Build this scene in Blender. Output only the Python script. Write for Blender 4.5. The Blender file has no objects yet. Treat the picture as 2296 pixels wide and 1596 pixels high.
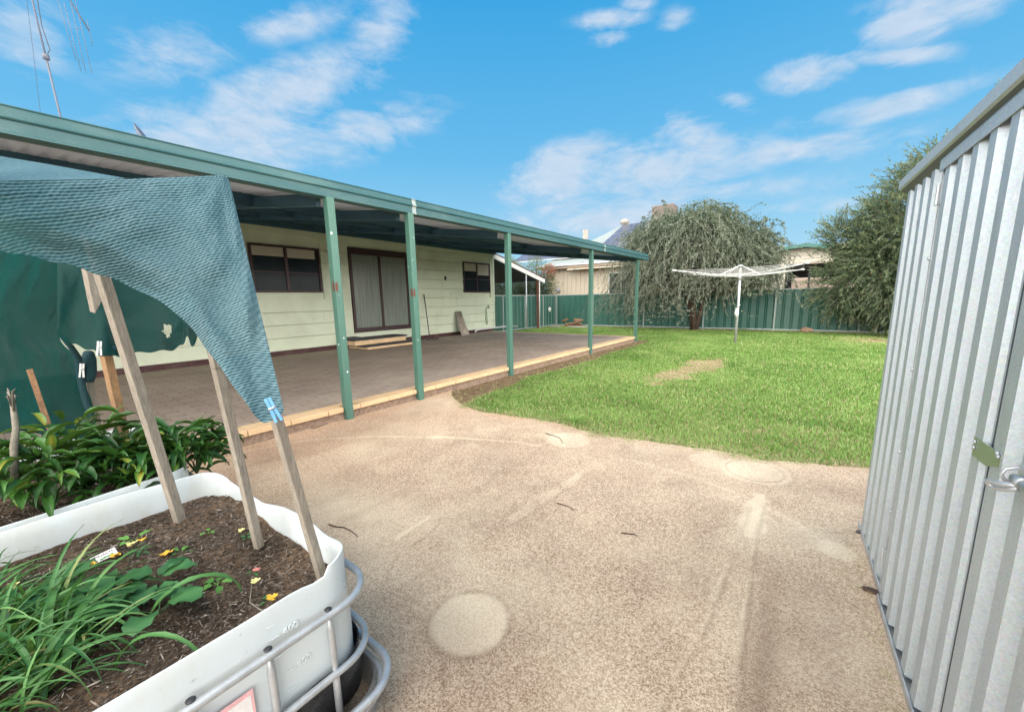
import bpy, math, random
import numpy as np
from mathutils import Vector, Matrix, Quaternion
random.seed(7); RS=np.random.RandomState(11)
PI=math.pi
scn=bpy.context.scene
C=scn.collection

# ------------------------------------------------------------ camera model
F0,PX,PY,H=880.,1148.,822.,1.3
dn=Vector((1255-PX,5990-PY,F0)).normalized()
fy=Vector((1806-PX,661-PY,F0)); fy=(fy-dn*fy.dot(dn)).normalized()
up=-dn; rt=fy.cross(up)
R=Matrix((rt,fy,up))                      # image axes -> world axes
cd=bpy.data.cameras.new('camera'); cam=bpy.data.objects.new('camera',cd); C.objects.link(cam)
cd.sensor_width=36; cd.lens=36*F0/2296; cd.shift_y=(PY-798)/2296; cd.clip_start=.02; cd.clip_end=2000
M=Matrix(((R[0][0],-R[0][1],-R[0][2]),(R[1][0],-R[1][1],-R[1][2]),(R[2][0],-R[2][1],-R[2][2])))
cam.matrix_world=Matrix.Translation((0,0,H))@M.to_4x4()
scn.camera=cam
def ray(x,y): return R@Vector((x-PX,y-PY,F0))
def atz(x,y,z=0.):
    r=ray(x,y); return r*((z-H)/r.z)+Vector((0,0,H))
def atx(x,y,c):
    r=ray(x,y); return r*(c/r.x)+Vector((0,0,H))
def aty(x,y,c):
    r=ray(x,y); return r*(c/r.y)+Vector((0,0,H))
def atd(x,y,d):
    r=ray(x,y); return r*(d/math.hypot(r.x,r.y))+Vector((0,0,H))

# ------------------------------------------------------------ object helpers
def tag(o,label=None,cat=None,group=None,kind=None):
    if label: o['label']=label
    if cat: o['category']=cat
    if group: o['group']=group
    if kind: o['kind']=kind
    return o
def thing(name,label,cat,loc=(0,0,0),rz=0,group=None):
    o=bpy.data.objects.new(name,None); C.objects.link(o); o.location=loc; o.rotation_euler=(0,0,rz)
    o.empty_display_size=.1
    return tag(o,label,cat,group)
def link(name,me,m,parent=None,smooth=False):
    if m: me.materials.append(m)
    if smooth: me.polygons.foreach_set('use_smooth',[True]*len(me.polygons))
    o=bpy.data.objects.new(name,me); C.objects.link(o)
    if parent:
        o.parent=parent
    return o
def dup(root,loc=None,rz=None,label=None):
    r=root.copy(); C.objects.link(r)
    if loc is not None: r.location=loc
    if rz is not None: r.rotation_euler=(0,0,rz)
    if label: r['label']=label
    for ch in list(root.children):
        c=ch.copy(); C.objects.link(c); c.parent=r
        for g in list(ch.children):
            e=g.copy(); C.objects.link(e); e.parent=c
    return r
class MB:
    """collects shapes into ONE mesh; off = world position of the parent so coordinates can be given in world space"""
    def __init__(s,off=(0,0,0)): s.v=[];s.f=[];s.off=Vector(off)
    def add(s,vs,fs):
        n=len(s.v); s.v+= [tuple(Vector(p)-s.off) for p in vs]; s.f+=[tuple(i+n for i in f) for f in fs]; return s
    def box(s,x0,y0,z0,x1,y1,z1,M=None):
        x0,x1=min(x0,x1),max(x0,x1);y0,y1=min(y0,y1),max(y0,y1);z0,z1=min(z0,z1),max(z0,z1)
        vs=[(x0,y0,z0),(x1,y0,z0),(x1,y1,z0),(x0,y1,z0),(x0,y0,z1),(x1,y0,z1),(x1,y1,z1),(x0,y1,z1)]
        if M: vs=[M@Vector(v) for v in vs]
        return s.add(vs,[(0,3,2,1),(4,5,6,7),(0,1,5,4),(1,2,6,5),(2,3,7,6),(3,0,4,7)])
    def beam(s,a,b,w,h,upv=(0,0,1)):
        a,b=Vector(a),Vector(b); d=(b-a).normalized(); u=Vector(upv)
        if abs(d.dot(u))>.99: u=Vector((1,0,0))
        sx=d.cross(u).normalized(); sy=sx.cross(d)
        vs=[]
        for p in (a,b):
            for i,j in ((-1,-1),(1,-1),(1,1),(-1,1)): vs.append(p+sx*i*w/2+sy*j*h/2)
        return s.add(vs,[(0,1,2,3),(7,6,5,4),(0,4,5,1),(1,5,6,2),(2,6,7,3),(3,7,4,0)])
    def tube(s,pts,r,n=8,cap=True):
        pts=[Vector(p) for p in pts]; rr=r if isinstance(r,(list,tuple)) else [r]*len(pts)
        prev=None; vs=[];fs=[]
        for i,p in enumerate(pts):
            d=(pts[min(i+1,len(pts)-1)]-pts[max(i-1,0)]).normalized()
            if prev is None:
                u=Vector((0,0,1)) if abs(d.z)<.9 else Vector((1,0,0)); a=d.cross(u).normalized()
            else: a=(prev-d*prev.dot(d)).normalized()
            prev=a; b=d.cross(a)
            for k in range(n):
                t=2*PI*k/n; vs.append(p+(a*math.cos(t)+b*math.sin(t))*rr[i])
        for i in range(len(pts)-1):
            for k in range(n):
                k2=(k+1)%n; fs.append((i*n+k,i*n+k2,(i+1)*n+k2,(i+1)*n+k))
        if cap: fs.append(tuple(range(n-1,-1,-1))); fs.append(tuple((len(pts)-1)*n+k for k in range(n)))
        return s.add(vs,fs)
    def lathe(s,prof,c=(0,0,0),n=24,M=None):
        vs=[];fs=[]
        for r,z in prof:
            for k in range(n):
                t=2*PI*k/n; p=Vector((r*math.cos(t),r*math.sin(t),z))
                if M: p=M@p
                vs.append(p+Vector(c))
        for i in range(len(prof)-1):
            for k in range(n):
                k2=(k+1)%n; fs.append((i*n+k,i*n+k2,(i+1)*n+k2,(i+1)*n+k))
        fs.append(tuple(range(n-1,-1,-1))); fs.append(tuple((len(prof)-1)*n+k for k in range(n)))
        return s.add(vs,fs)
    def poly(s,pts,d):
        """extrude polygon pts by vector d"""
        n=len(pts); d=Vector(d); a=[Vector(p) for p in pts]
        return s.add(a+[p+d for p in a],[tuple(range(n-1,-1,-1)),tuple(range(n,2*n))]+[(i,(i+1)%n,n+(i+1)%n,n+i) for i in range(n)])
    def grid(s,P):
        """P[i][j] points"""
        n=len(P);m=len(P[0]); return s.add([p for r in P for p in r],[(i*m+j,i*m+j+1,(i+1)*m+j+1,(i+1)*m+j) for i in range(n-1) for j in range(m-1)])
    def build(s,name,m,parent=None,smooth=False,bevel=0,solid=0):
        me=bpy.data.meshes.new(name); me.from_pydata(s.v,[],s.f); me.validate()
        o=link(name,me,m,parent,smooth)
        if solid:
            md=o.modifiers.new('solid','SOLIDIFY'); md.thickness=solid; md.offset=0
        if bevel:
            md=o.modifiers.new('bevel','BEVEL'); md.width=bevel; md.segments=2; md.limit_method='ANGLE'; md.angle_limit=.6
        return o
def npmesh(name,V,Fc,m,parent=None,col=None,smooth=False):
    """V (n,3) ; Fc (k,3) or (k,4) ; col (n,) or (n,3) -> attribute 'v'"""
    V=np.asarray(V,np.float32);Fc=np.asarray(Fc,np.int32);k=Fc.shape[1]
    me=bpy.data.meshes.new(name); me.vertices.add(len(V)); me.vertices.foreach_set('co',V.ravel())
    me.loops.add(Fc.size); me.loops.foreach_set('vertex_index',Fc.ravel())
    me.polygons.add(len(Fc)); me.polygons.foreach_set('loop_start',np.arange(len(Fc),dtype=np.int32)*k)
    if smooth: me.polygons.foreach_set('use_smooth',np.ones(len(Fc),bool))
    me.update(calc_edges=True)
    if col is not None:
        col=np.asarray(col,np.float32)
        c=np.ones((len(V),4),np.float32)
        if col.ndim==1: c[:,0]=c[:,1]=c[:,2]=col
        else: c[:,:col.shape[1]]=col
        a=me.color_attributes.new('v','FLOAT_COLOR','POINT'); a.data.foreach_set('color',c.ravel())
    return link(name,me,m,parent)
def vnoise(x,y,seed=0):
    x=np.asarray(x,float);y=np.asarray(y,float)
    xi=np.floor(x).astype(np.int64);yi=np.floor(y).astype(np.int64);fx=x-xi;fy_=y-yi
    fx=fx*fx*(3-2*fx);fy_=fy_*fy_*(3-2*fy_)
    def h(a,b):
        n=(a*374761393+b*668265263+seed*1442695041)&0x7fffffff
        n=((n^(n>>13))*1274126177)&0x7fffffff
        return ((n^(n>>16))&0xffff)/65535.
    return (h(xi,yi)*(1-fx)+h(xi+1,yi)*fx)*(1-fy_)+(h(xi,yi+1)*(1-fx)+h(xi+1,yi+1)*fx)*fy_
def fbm(x,y,seed=0,o=4):
    s=0;a=.5;t=0
    for i in range(o): s=s+a*vnoise(x*2**i,y*2**i,seed+i);t+=a;a*=.5
    return s/t

# ------------------------------------------------------------ materials
def newmat(name):
    m=bpy.data.materials.new(name); m.use_nodes=True; nt=m.node_tree; nt.nodes.clear()
    return m,nt
def nd(nt,t,**k):
    n=nt.nodes.new(t)
    for a,b in k.items():
        if a.startswith('i_'):
            key=a[2:].replace('_',' ')
            n.inputs[key].default_value=b
        else: setattr(n,a,b)
    return n
def L(nt,a,b): nt.links.new(a,b)
def c4(c): return (c[0],c[1],c[2],1)
def mixc(nt,fac,a,b,mode='MIX'):
    n=nt.nodes.new('ShaderNodeMix'); n.data_type='RGBA'; n.blend_type=mode
    for s,v in ((0,fac),(6,a),(7,b)):
        if hasattr(v,'type') and hasattr(v,'links'): nt.links.new(v,n.inputs[s])
        else: n.inputs[s].default_value= v if s==0 else c4(v)
    return n.outputs[2]
def math_(nt,op,a,b=0.,c=None,clamp=False):
    n=nt.nodes.new('ShaderNodeMath'); n.operation=op; n.use_clamp=clamp
    for i,v in enumerate((a,b) if c is None else (a,b,c)):
        if hasattr(v,'links'): nt.links.new(v,n.inputs[i])
        else: n.inputs[i].default_value=v
    return n.outputs[0]
def noise(nt,co,scale,detail=4,rough=.55,dist=0,dim='3D'):
    n=nd(nt,'ShaderNodeTexNoise'); n.inputs['Scale'].default_value=scale; n.inputs['Detail'].default_value=detail
    n.inputs['Roughness'].default_value=rough; n.inputs['Distortion'].default_value=dist
    L(nt,co,n.inputs['Vector']); return n.outputs['Fac']
def ramp(nt,fac,stops):
    n=nd(nt,'ShaderNodeValToRGB'); e=n.color_ramp.elements
    while len(e)<len(stops): e.new(.5)
    for i,(p,c) in enumerate(stops): e[i].position=p; e[i].color=c4(c) if len(c)==3 else c
    L(nt,fac,n.inputs[0]); return n.outputs[0]
def stretch(nt,co,sc,rot=(0,0,0)):
    n=nd(nt,'ShaderNodeMapping'); n.inputs['Scale'].default_value=sc; n.inputs['Rotation'].default_value=rot; L(nt,co,n.inputs[0]); return n.outputs[0]
def bump(nt,h,strength,dist=.01):
    n=nd(nt,'ShaderNodeBump'); n.inputs['Strength'].default_value=strength; n.inputs['Distance'].default_value=dist; L(nt,h,n.inputs['Height']); return n.outputs[0]
def pbsdf(nt,col,rough=.6,metal=0,normal=None,spec=.5,coat=0,trans=0):
    b=nd(nt,'ShaderNodeBsdfPrincipled')
    if hasattr(col,'links'): L(nt,col,b.inputs['Base Color'])
    else: b.inputs['Base Color'].default_value=c4(col)
    if hasattr(rough,'links'): L(nt,rough,b.inputs['Roughness'])
    else: b.inputs['Roughness'].default_value=rough
    b.inputs['Metallic'].default_value=metal; b.inputs['Specular IOR Level'].default_value=spec
    b.inputs['Coat Weight'].default_value=coat
    if normal: L(nt,normal,b.inputs['Normal'])
    return b
def out(nt,sh):
    o=nd(nt,'ShaderNodeOutputMaterial'); L(nt,sh.outputs[0] if hasattr(sh,'outputs') else sh,o.inputs[0])
def mat(name,base,rough=.6,metal=0,var=.18,scale=3,fine=60,fvar=.12,bmp=.15,spec=.5,dirt=None,dscale=1.3,damt=.4,st=(1,1,1),bdist=.004,coat=0):
    """painted/solid surface with broad and fine variation, optional dirt tone and micro bump"""
    m,nt=newmat(name); tc=nd(nt,'ShaderNodeTexCoord').outputs['Object']; co=stretch(nt,tc,st)
    n1=noise(nt,co,scale,5); n2=noise(nt,co,fine,3,.7)
    b=Vector(base)
    c=mixc(nt,math_(nt,'MULTIPLY_ADD',n1,1.8,-.4,True),b*(1-var),b*(1+var))
    c=mixc(nt,fvar,c,mixc(nt,math_(nt,'MULTIPLY_ADD',n2,3,-1,True),b*.35,b*1.6))
    if dirt:
        n3=noise(nt,co,dscale,6,.65,.4)
        c=mixc(nt,math_(nt,'MULTIPLY',math_(nt,'MULTIPLY_ADD',n3,4,-1.9,True),damt),c,dirt)
    r=math_(nt,'MULTIPLY_ADD',n1,.25,rough-.12,True)
    out(nt,pbsdf(nt,c,r,metal,bump(nt,n2,bmp,bdist),spec,coat)); return m
def leafmat(name,stops,trans=.35,rough=.45,gloss=True):
    """foliage: colour by per-leaf attribute"""
    m,nt=newmat(name); a=nd(nt,'ShaderNodeAttribute',attribute_name='v')
    col=ramp(nt,a.outputs['Fac'],stops)
    b=pbsdf(nt,col,rough,spec=.35 if gloss else .1)
    t=nd(nt,'ShaderNodeBsdfTranslucent'); L(nt,mixc(nt,.5,col,(.2,.3,.03),'MIX'),t.inputs[0])
    mx=nd(nt,'ShaderNodeMixShader'); mx.inputs[0].default_value=trans; L(nt,b.outputs[0],mx.inputs[1]); L(nt,t.outputs[0],mx.inputs[2])
    out(nt,mx); return m

m_board=mat('weatherboard_paint',(.62,.68,.52),.55,var=.06,scale=1.5,fvar=.05,bmp=.1,dirt=(.33,.35,.24),dscale=1.1,damt=.3)
m_green=mat('green_steel',(.05,.19,.155),.38,var=.15,scale=2,fvar=.06,bmp=.05,dirt=(.16,.22,.20),dscale=4,damt=.35)
m_gutter=mat('gutter_green',(.032,.105,.112),.55,var=.14,scale=2,fvar=.06,bmp=.05,dirt=(.2,.3,.27),dscale=2.5,damt=.3,st=(1,.25,1))
m_dkgreen=mat('dark_green_beam',(.035,.10,.15),.5,var=.2,fvar=.05)
m_fence=mat('fence_green',(.03,.115,.09),.42,var=.14,scale=.8,fvar=.05,bmp=.04,dirt=(.10,.16,.12),dscale=.9,damt=.35)
m_fpost=mat('fence_post_pale',(.34,.40,.38),.5,var=.12,fvar=.1)
m_maroon=mat('maroon_trim',(.035,.012,.016),.45,var=.25,fvar=.08)
m_redbase=mat('red_foundation',(.06,.02,.02),.7,var=.4,scale=6,fvar=.2,dirt=(.14,.10,.08),dscale=4)
m_white=mat('white_paint',(.72,.74,.70),.5,var=.06,fvar=.05,dirt=(.4,.38,.33),damt=.25)
m_galv=mat('galvanised_steel',(.50,.52,.53),.45,.55,var=.22,scale=14,fine=90,fvar=.12,bmp=.12)
m_wood=mat('weathered_wood',(.29,.25,.20),.8,var=.28,scale=5,fine=40,fvar=.45,bmp=.6,st=(6,6,.6),dirt=(.16,.13,.10),dscale=3,damt=.5)
m_woodor=mat('orange_wood',(.38,.22,.11),.75,var=.35,scale=4,fine=30,fvar=.4,bmp=.5,st=(6,6,.6),dirt=(.18,.12,.08),dscale=3,damt=.8)
m_steptop=mat('step_dark_top',(.045,.045,.05),.7,fvar=.2)
m_blind=mat('blind_cream',(.50,.46,.38),.7,var=.05)
m_black=mat('black_plastic',(.012,.014,.017),.28,var=.2,fvar=.1,dirt=(.06,.06,.06),dscale=9,damt=.6,bmp=.3,bdist=.01)
m_dark=mat('dark_metal',(.03,.03,.035),.5)
m_rust=mat('rust_red',(.16,.05,.035),.8,var=.4,scale=8,fvar=.3)
m_beige=mat('beige_cladding',(.60,.53,.41),.6,var=.06,fvar=.06)
m_cream=mat('cream_boards',(.78,.72,.60),.6,var=.05,fvar=.05); m_brown=mat('brown_fascia',(.33,.26,.19),.6,var=.1)
m_roof=mat('pale_green_roof',(.26,.30,.29),.8,var=.08,fvar=.05)
m_rock=mat('rock',(.40,.26,.17),.9,var=.3,scale=7,fvar=.3,bmp=1,bdist=.02)
m_rubble=mat('grey_concrete_rubble',(.36,.33,.29),.9,var=.2,scale=7,fvar=.3,bmp=.8,bdist=.02)
m_log=mat('firewood',(.27,.15,.08),.85,var=.5,scale=8,fvar=.4,bmp=.6)
m_bark=mat('bark',(.10,.065,.045),.9,var=.35,scale=8,fvar=.4,bmp=1,bdist=.02,st=(3,3,.8))
m_barkg=mat('grey_twig',(.21,.19,.15),.9,var=.3,scale=8,fvar=.3)
m_bird=mat('grey_feathers',(.20,.20,.22),.8,var=.5,scale=9,fvar=.3)
m_pegb=mat('blue_plastic',(.18,.45,.80),.35,var=.05)
m_pegw=mat('white_plastic',(.75,.75,.72),.35,var=.05)
m_solar=mat('solar_panel',(.11,.11,.15),.3,var=.1,fvar=.03,bmp=0,spec=.5)
m_pink=mat('pink_paper',(.80,.45,.46),.6,var=.12,scale=20)
m_paper=mat('white_paper',(.78,.74,.72),.6,var=.05)
m_ink=mat('dark_ink',(.03,.03,.03),.6); m_orink=mat('orange_ink',(.55,.16,.05),.6); m_gink=mat('green_ink',(.06,.3,.05),.6)
m_cable=mat('hose_green',(.15,.26,.10),.5); m_aer=mat('dull_aluminium',(.12,.13,.16),.6); m_twig=mat('dark_twig',(.07,.04,.03),.9)
m_pvc=mat('pvc_grey',(.62,.62,.60),.4,var=.08)
def m_glass_():
    m,nt=newmat('window_glass'); tc=nd(nt,'ShaderNodeTexCoord').outputs['Object']
    n=noise(nt,tc,1.6,2); b=pbsdf(nt,mixc(nt,n,(.006,.010,.016),(.03,.04,.045)),    .12,spec=.05); out(nt,b); return m
m_glass=m_glass_()
def m_curtain_():
    m,nt=newmat('curtained_glass'); tc=nd(nt,'ShaderNodeTexCoord').outputs['Object']
    n=noise(nt,stretch(nt,tc,(1,14,.6)),1.5,4); b=pbsdf(nt,mixc(nt,n,(.10,.12,.11),(.28,.31,.27)),.2,spec=.2); out(nt,b); return m
m_curtain=m_curtain_()
def m_zinc_():
    m,nt=newmat('zinc_cladding'); tc=nd(nt,'ShaderNodeTexCoord').outputs['Object']
    n1=noise(nt,tc,2.2,4); n2=noise(nt,tc,170,3,.8); n3=noise(nt,stretch(nt,tc,(9,9,.5)),3,4)
    v=nd(nt,'ShaderNodeTexVoronoi'); v.inputs['Scale'].default_value=160; L(nt,tc,v.inputs['Vector'])
    c=mixc(nt,n1,(.40,.46,.49),(.55,.61,.64)); c=mixc(nt,.22,c,mixc(nt,math_(nt,'MULTIPLY_ADD',n2,3,-1,True),(.28,.31,.33),(.85,.90,.92))); n5=noise(nt,stretch(nt,tc,(5,5,1.2)),2,6,.7); c=mixc(nt,math_(nt,'MULTIPLY',math_(nt,'MULTIPLY_ADD',n5,4,-2.1,True),.3),c,(.30,.31,.27))
    c=mixc(nt,.12,c,v.outputs['Color'],'SOFT_LIGHT')
    r=math_(nt,'MULTIPLY_ADD',n3,.2,.46)
    out(nt,pbsdf(nt,c,r,.62,bump(nt,n2,.12,.002))); return m
m_zinc=m_zinc_()
def m_hdpe_():
    m,nt=newmat('white_tank_plastic'); tc=nd(nt,'ShaderNodeTexCoord').outputs['Object']
    n1=noise(nt,tc,2.5,5); n2=noise(nt,tc,22,5,.7,.6); n3=noise(nt,stretch(nt,tc,(1,1,.4)),5,5,.7)
    c=mixc(nt,n1,(.60,.66,.67),(.70,.75,.755)); c=mixc(nt,math_(nt,'MULTIPLY',math_(nt,'MULTIPLY_ADD',n3,3.,-1.45,True),.6),c,(.55,.49,.38))
    c=mixc(nt,math_(nt,'MULTIPLY',math_(nt,'MULTIPLY_ADD',n2,9,-5.6,True),.55),c,(.22,.21,.19))
    b=pbsdf(nt,c,.38,0,bump(nt,n1,.2,.02)); b.inputs['Subsurface Weight'].default_value=.25; b.inputs['Subsurface Radius'].default_value=(.02,.02,.02)
    out(nt,b); return m
m_hdpe=m_hdpe_()
def m_cloth_(name,a,b_,trans,tr,sc,c=None,wobk=1.):
    m,nt=newmat(name); uv=nd(nt,'ShaderNodeTexCoord').outputs['UV']
    oc=nd(nt,'ShaderNodeTexCoord').outputs['Object']
    sep=nd(nt,'ShaderNodeSeparateXYZ'); L(nt,uv,sep.inputs[0])
    wob=noise(nt,stretch(nt,uv,(3,3,1)),3,3)
    v=math_(nt,'ADD',math_(nt,'MULTIPLY',sep.outputs[1],sc),math_(nt,'MULTIPLY',wob,2.2*wobk))
    rows=math_(nt,'ABSOLUTE',math_(nt,'SUBTRACT',math_(nt,'FRACT',v),.5))    # 0..0.5
    u=math_(nt,'ADD',math_(nt,'MULTIPLY',sep.outputs[0],sc*.55),math_(nt,'MULTIPLY',v,.35))
    st=math_(nt,'ABSOLUTE',math_(nt,'SUBTRACT',math_(nt,'FRACT',u),.5))
    n=noise(nt,uv,90,4,.75)
    h=math_(nt,'ADD',math_(nt,'MULTIPLY',rows,1.5),math_(nt,'MULTIPLY',st,.55))
    h=math_(nt,'ADD',h,math_(nt,'MULTIPLY_ADD',n,.9,-.5))
    fac=math_(nt,'MULTIPLY_ADD',h,1.35,-.12,True)
    big=noise(nt,oc,4,4)
    col=mixc(nt,fac,a,b_); col=mixc(nt,math_(nt,'MULTIPLY',big,.55),col,c or a)
    p=pbsdf(nt,col,.5,0,bump(nt,h,.8,.006),.4)
    t=nd(nt,'ShaderNodeBsdfTranslucent'); L(nt,mixc(nt,.6,col,(.02,.28,.24)),t.inputs[0])
    mx=nd(nt,'ShaderNodeMixShader'); mx.inputs[0].default_value=trans; L(nt,p.outputs[0],mx.inputs[1]); L(nt,t.outputs[0],mx.inputs[2])
    tp=nd(nt,'ShaderNodeBsdfTransparent'); m2=nd(nt,'ShaderNodeMixShader')
    L(nt,math_(nt,'MULTIPLY',math_(nt,'SUBTRACT',1.0,fac),tr),m2.inputs[0]); L(nt,mx.outputs[0],m2.inputs[1]); L(nt,tp.outputs[0],m2.inputs[2])
    out(nt,m2); return m
m_cloth=m_cloth_('shade_cloth_pale',(.006,.05,.075),(.27,.41,.46),.14,.10,118,(.012,.12,.14),.5)
m_net=m_cloth_('shade_cloth_green',(.004,.045,.042),(.010,.085,.075),.30,.05,170,None,.3)

def m_concrete_():
    m,nt=newmat('stained_concrete'); tc=nd(nt,'ShaderNodeTexCoord').outputs['Object']
    a=nd(nt,'ShaderNodeAttribute',attribute_name='v'); s=nd(nt,'ShaderNodeSeparateColor'); L(nt,a.outputs['Color'],s.inputs[0])
    light,dark,red=s.outputs[0],s.outputs[1],s.outputs[2]
    n1=noise(nt,tc,1.3,6,.6,.3); n2=noise(nt,tc,5,6,.7); n3=noise(nt,tc,135,2,.8,1.2); n4=noise(nt,tc,50,4,.85,1.0)
    c=mixc(nt,math_(nt,'MULTIPLY_ADD',n1,3.2,-1.1,True),(.25,.165,.108),(.60,.445,.31))
    c=mixc(nt,math_(nt,'MULTIPLY_ADD',n2,1.6,-.5,True),c,(.49,.365,.25))
    c=mixc(nt,math_(nt,'MULTIPLY',red,.9),c,(.60,.36,.21))
    c=mixc(nt,math_(nt,'MULTIPLY',light,.85),c,(.80,.69,.51))
    sp=math_(nt,'ADD',math_(nt,'MULTIPLY',n3,.75),math_(nt,'MULTIPLY',n4,.35))
    spd=math_(nt,'MULTIPLY_ADD',sp,9,-4.45,True)
    amp=math_(nt,'SUBTRACT',.85,math_(nt,'MULTIPLY',light,.5))
    lo=mixc(nt,1.,c,(.40,.32,.26),'MULTIPLY'); hi=mixc(nt,.55,c,(.92,.78,.60))
    c2=mixc(nt,spd,lo,hi); c=mixc(nt,amp,c,c2)
    c=mixc(nt,math_(nt,'MULTIPLY',dark,.85),c,(.11,.06,.038))
    out(nt,pbsdf(nt,c,.9,0,bump(nt,sp,.5,.006),.25)); return m
m_conc=m_concrete_()
def m_pave_():
    m,nt=newmat('brick_paving'); tc=nd(nt,'ShaderNodeTexCoord').outputs['Object']
    sw=stretch(nt,tc,(1,1,1),(0,0,PI/2))
    b=nd(nt,'ShaderNodeTexBrick'); b.offset=.5; L(nt,sw,b.inputs['Vector'])
    for k,v in (('Scale',1),('Mortar Size',.006),('Mortar Smooth',.3),('Bias',0),('Brick Width',.30),('Row Height',.12)): b.inputs[k].default_value=v
    b.inputs['Color1'].default_value=(.50,.41,.345,1); b.inputs['Color2'].default_value=(.60,.51,.435,1); b.inputs['Mortar'].default_value=(.22,.17,.14,1)
    n=noise(nt,tc,.9,6,.65); n2=noise(nt,tc,50,3)
    c=mixc(nt,math_(nt,'MULTIPLY_ADD',n,2.6,-.9,True),mixc(nt,1.,b.outputs[0],(.62,.58,.56),'MULTIPLY'),mixc(nt,.35,b.outputs[0],(.40,.31,.22)))
    c=mixc(nt,.15,c,mixc(nt,n2,(.05,.04,.035),(.6,.5,.4)))
    v=nd(nt,'ShaderNodeTexVoronoi'); v.inputs['Scale'].default_value=5; L(nt,tc,v.inputs['Vector'])
    c=mixc(nt,math_(nt,'MULTIPLY',math_(nt,'LESS_THAN',v.outputs['Distance'],.05),.35),c,(.6,.55,.48))
    out(nt,pbsdf(nt,c,.85,0,bump(nt,b.outputs[1],-.4,.006),.25)); return m
m_pave=m_pave_()
m_edge=mat('cream_edge_paver',(.70,.50,.29),.8,var=.16,scale=4,fine=70,fvar=.15,bmp=.5,dirt=(.62,.36,.20),dscale=2,damt=.5)
m_footing=mat('rough_footing',(.30,.21,.15),.95,var=.3,scale=6,fine=30,fvar=.4,bmp=1,bdist=.03,dirt=(.13,.09,.06),dscale=6,damt=.7)
def m_ground_():
    m,nt=newmat('garden_ground'); tc=nd(nt,'ShaderNodeTexCoord').outputs['Object']
    n1=noise(nt,tc,.5,5); n2=noise(nt,tc,9,6,.7); n3=noise(nt,tc,60,3,.8)
    c=mixc(nt,math_(nt,'MULTIPLY_ADD',n2,2.5,-.8,True),(.15,.105,.06),(.40,.27,.17)); c=mixc(nt,math_(nt,'MULTIPLY_ADD',n3,3,-1,True),mixc(nt,1.,c,(.5,.5,.45),'MULTIPLY'),c)
    out(nt,pbsdf(nt,c,.95,0,bump(nt,n3,.8,.02),.15)); return m
m_ground=m_ground_()
def m_lawn_():
    m,nt=newmat('lawn_soil'); tc=nd(nt,'ShaderNodeTexCoord').outputs['Object']
    n2=noise(nt,tc,6,6,.7); n3=noise(nt,tc,45,4,.8)
    c=mixc(nt,math_(nt,'MULTIPLY_ADD',n2,2.5,-.8,True),(.36,.29,.16),(.60,.45,.29)); c=mixc(nt,math_(nt,'MULTIPLY_ADD',n3,3,-1,True),mixc(nt,1.,c,(.5,.5,.4),'MULTIPLY'),c)
    out(nt,pbsdf(nt,c,.95,0,bump(nt,n3,.8,.02),.1)); return m
m_lawn=m_lawn_()
def m_soil_():
    m,nt=newmat('bed_soil'); tc=nd(nt,'ShaderNodeTexCoord').outputs['Object']
    n1=noise(nt,tc,5,5); n3=noise(nt,tc,60,5,.8)
    c=mixc(nt,math_(nt,'MULTIPLY_ADD',n1,3,-1.1,True),(.09,.062,.043),(.33,.22,.14)); c=mixc(nt,math_(nt,'MULTIPLY_ADD',n3,3,-1,True),mixc(nt,1.,c,(.35,.35,.35),'MULTIPLY'),c)
    out(nt,pbsdf(nt,c,.95,0,bump(nt,n3,1,.01),.15)); return m
m_soil=m_soil_()
def attrmat(name,stops,rough=.85):
    m,nt=newmat(name); a=nd(nt,'ShaderNodeAttribute',attribute_name='v'); out(nt,pbsdf(nt,ramp(nt,a.outputs['Fac'],stops),rough,spec=.2)); return m
m_mulch=attrmat('bark_mulch',[(0,(.03,.025,.02)),(.45,(.12,.096,.075)),(.8,(.25,.21,.175)),(1,(.50,.44,.38))])
m_grass=leafmat('lawn_blades',[(0,(.07,.19,.035)),(.4,(.205,.385,.08)),(.82,(.39,.56,.18)),(.9,(.58,.60,.28)),(1,(.72,.58,.38))],.4,.55)
m_tree1=leafmat('grey_green_leaves',[(0,(.05,.075,.055)),(.5,(.15,.185,.135)),(1,(.36,.39,.31))],.3,.6,False)
m_tree2=leafmat('dark_needle_leaves',[(0,(.04,.072,.042)),(.55,(.135,.19,.105)),(.9,(.31,.36,.18)),(1,(.30,.18,.10))],.2,.6,False)
m_shrub=leafmat('shrub_leaves',[(0,(.05,.075,.03)),(.6,(.15,.19,.09)),(.85,(.26,.28,.16)),(.93,(.38,.09,.09)),(1,(.48,.12,.13))],.25,.5)
m_hedge=leafmat('hedge_leaves',[(0,(.02,.03,.02)),(1,(.06,.09,.05))],.2,.5)
m_pepper=leafmat('pepper_leaves',[(0,(.012,.045,.012)),(.5,(.03,.105,.022)),(.85,(.08,.21,.035)),(1,(.42,.38,.06))],.2,.33)
m_clump=leafmat('strap_leaves',[(0,(.02,.08,.025)),(.5,(.055,.18,.05)),(.9,(.14,.31,.09)),(1,(.33,.30,.12))],.25,.4)
m_broad=leafmat('broad_leaves',[(0,(.03,.11,.04)),(1,(.085,.24,.085))],.25,.45)
m_bright=leafmat('bright_seedling',[(0,(.09,.26,.05)),(1,(.18,.42,.09))],.3,.45)
m_yel=mat('yellow_petals',(.75,.46,.04),.6,var=.25,scale=30); m_pale=mat('pale_yellow_petals',(.72,.68,.28),.6,var=.2,scale=30)
m_pinkb=mat('pink_chip',(.55,.2,.18),.6)
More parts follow.
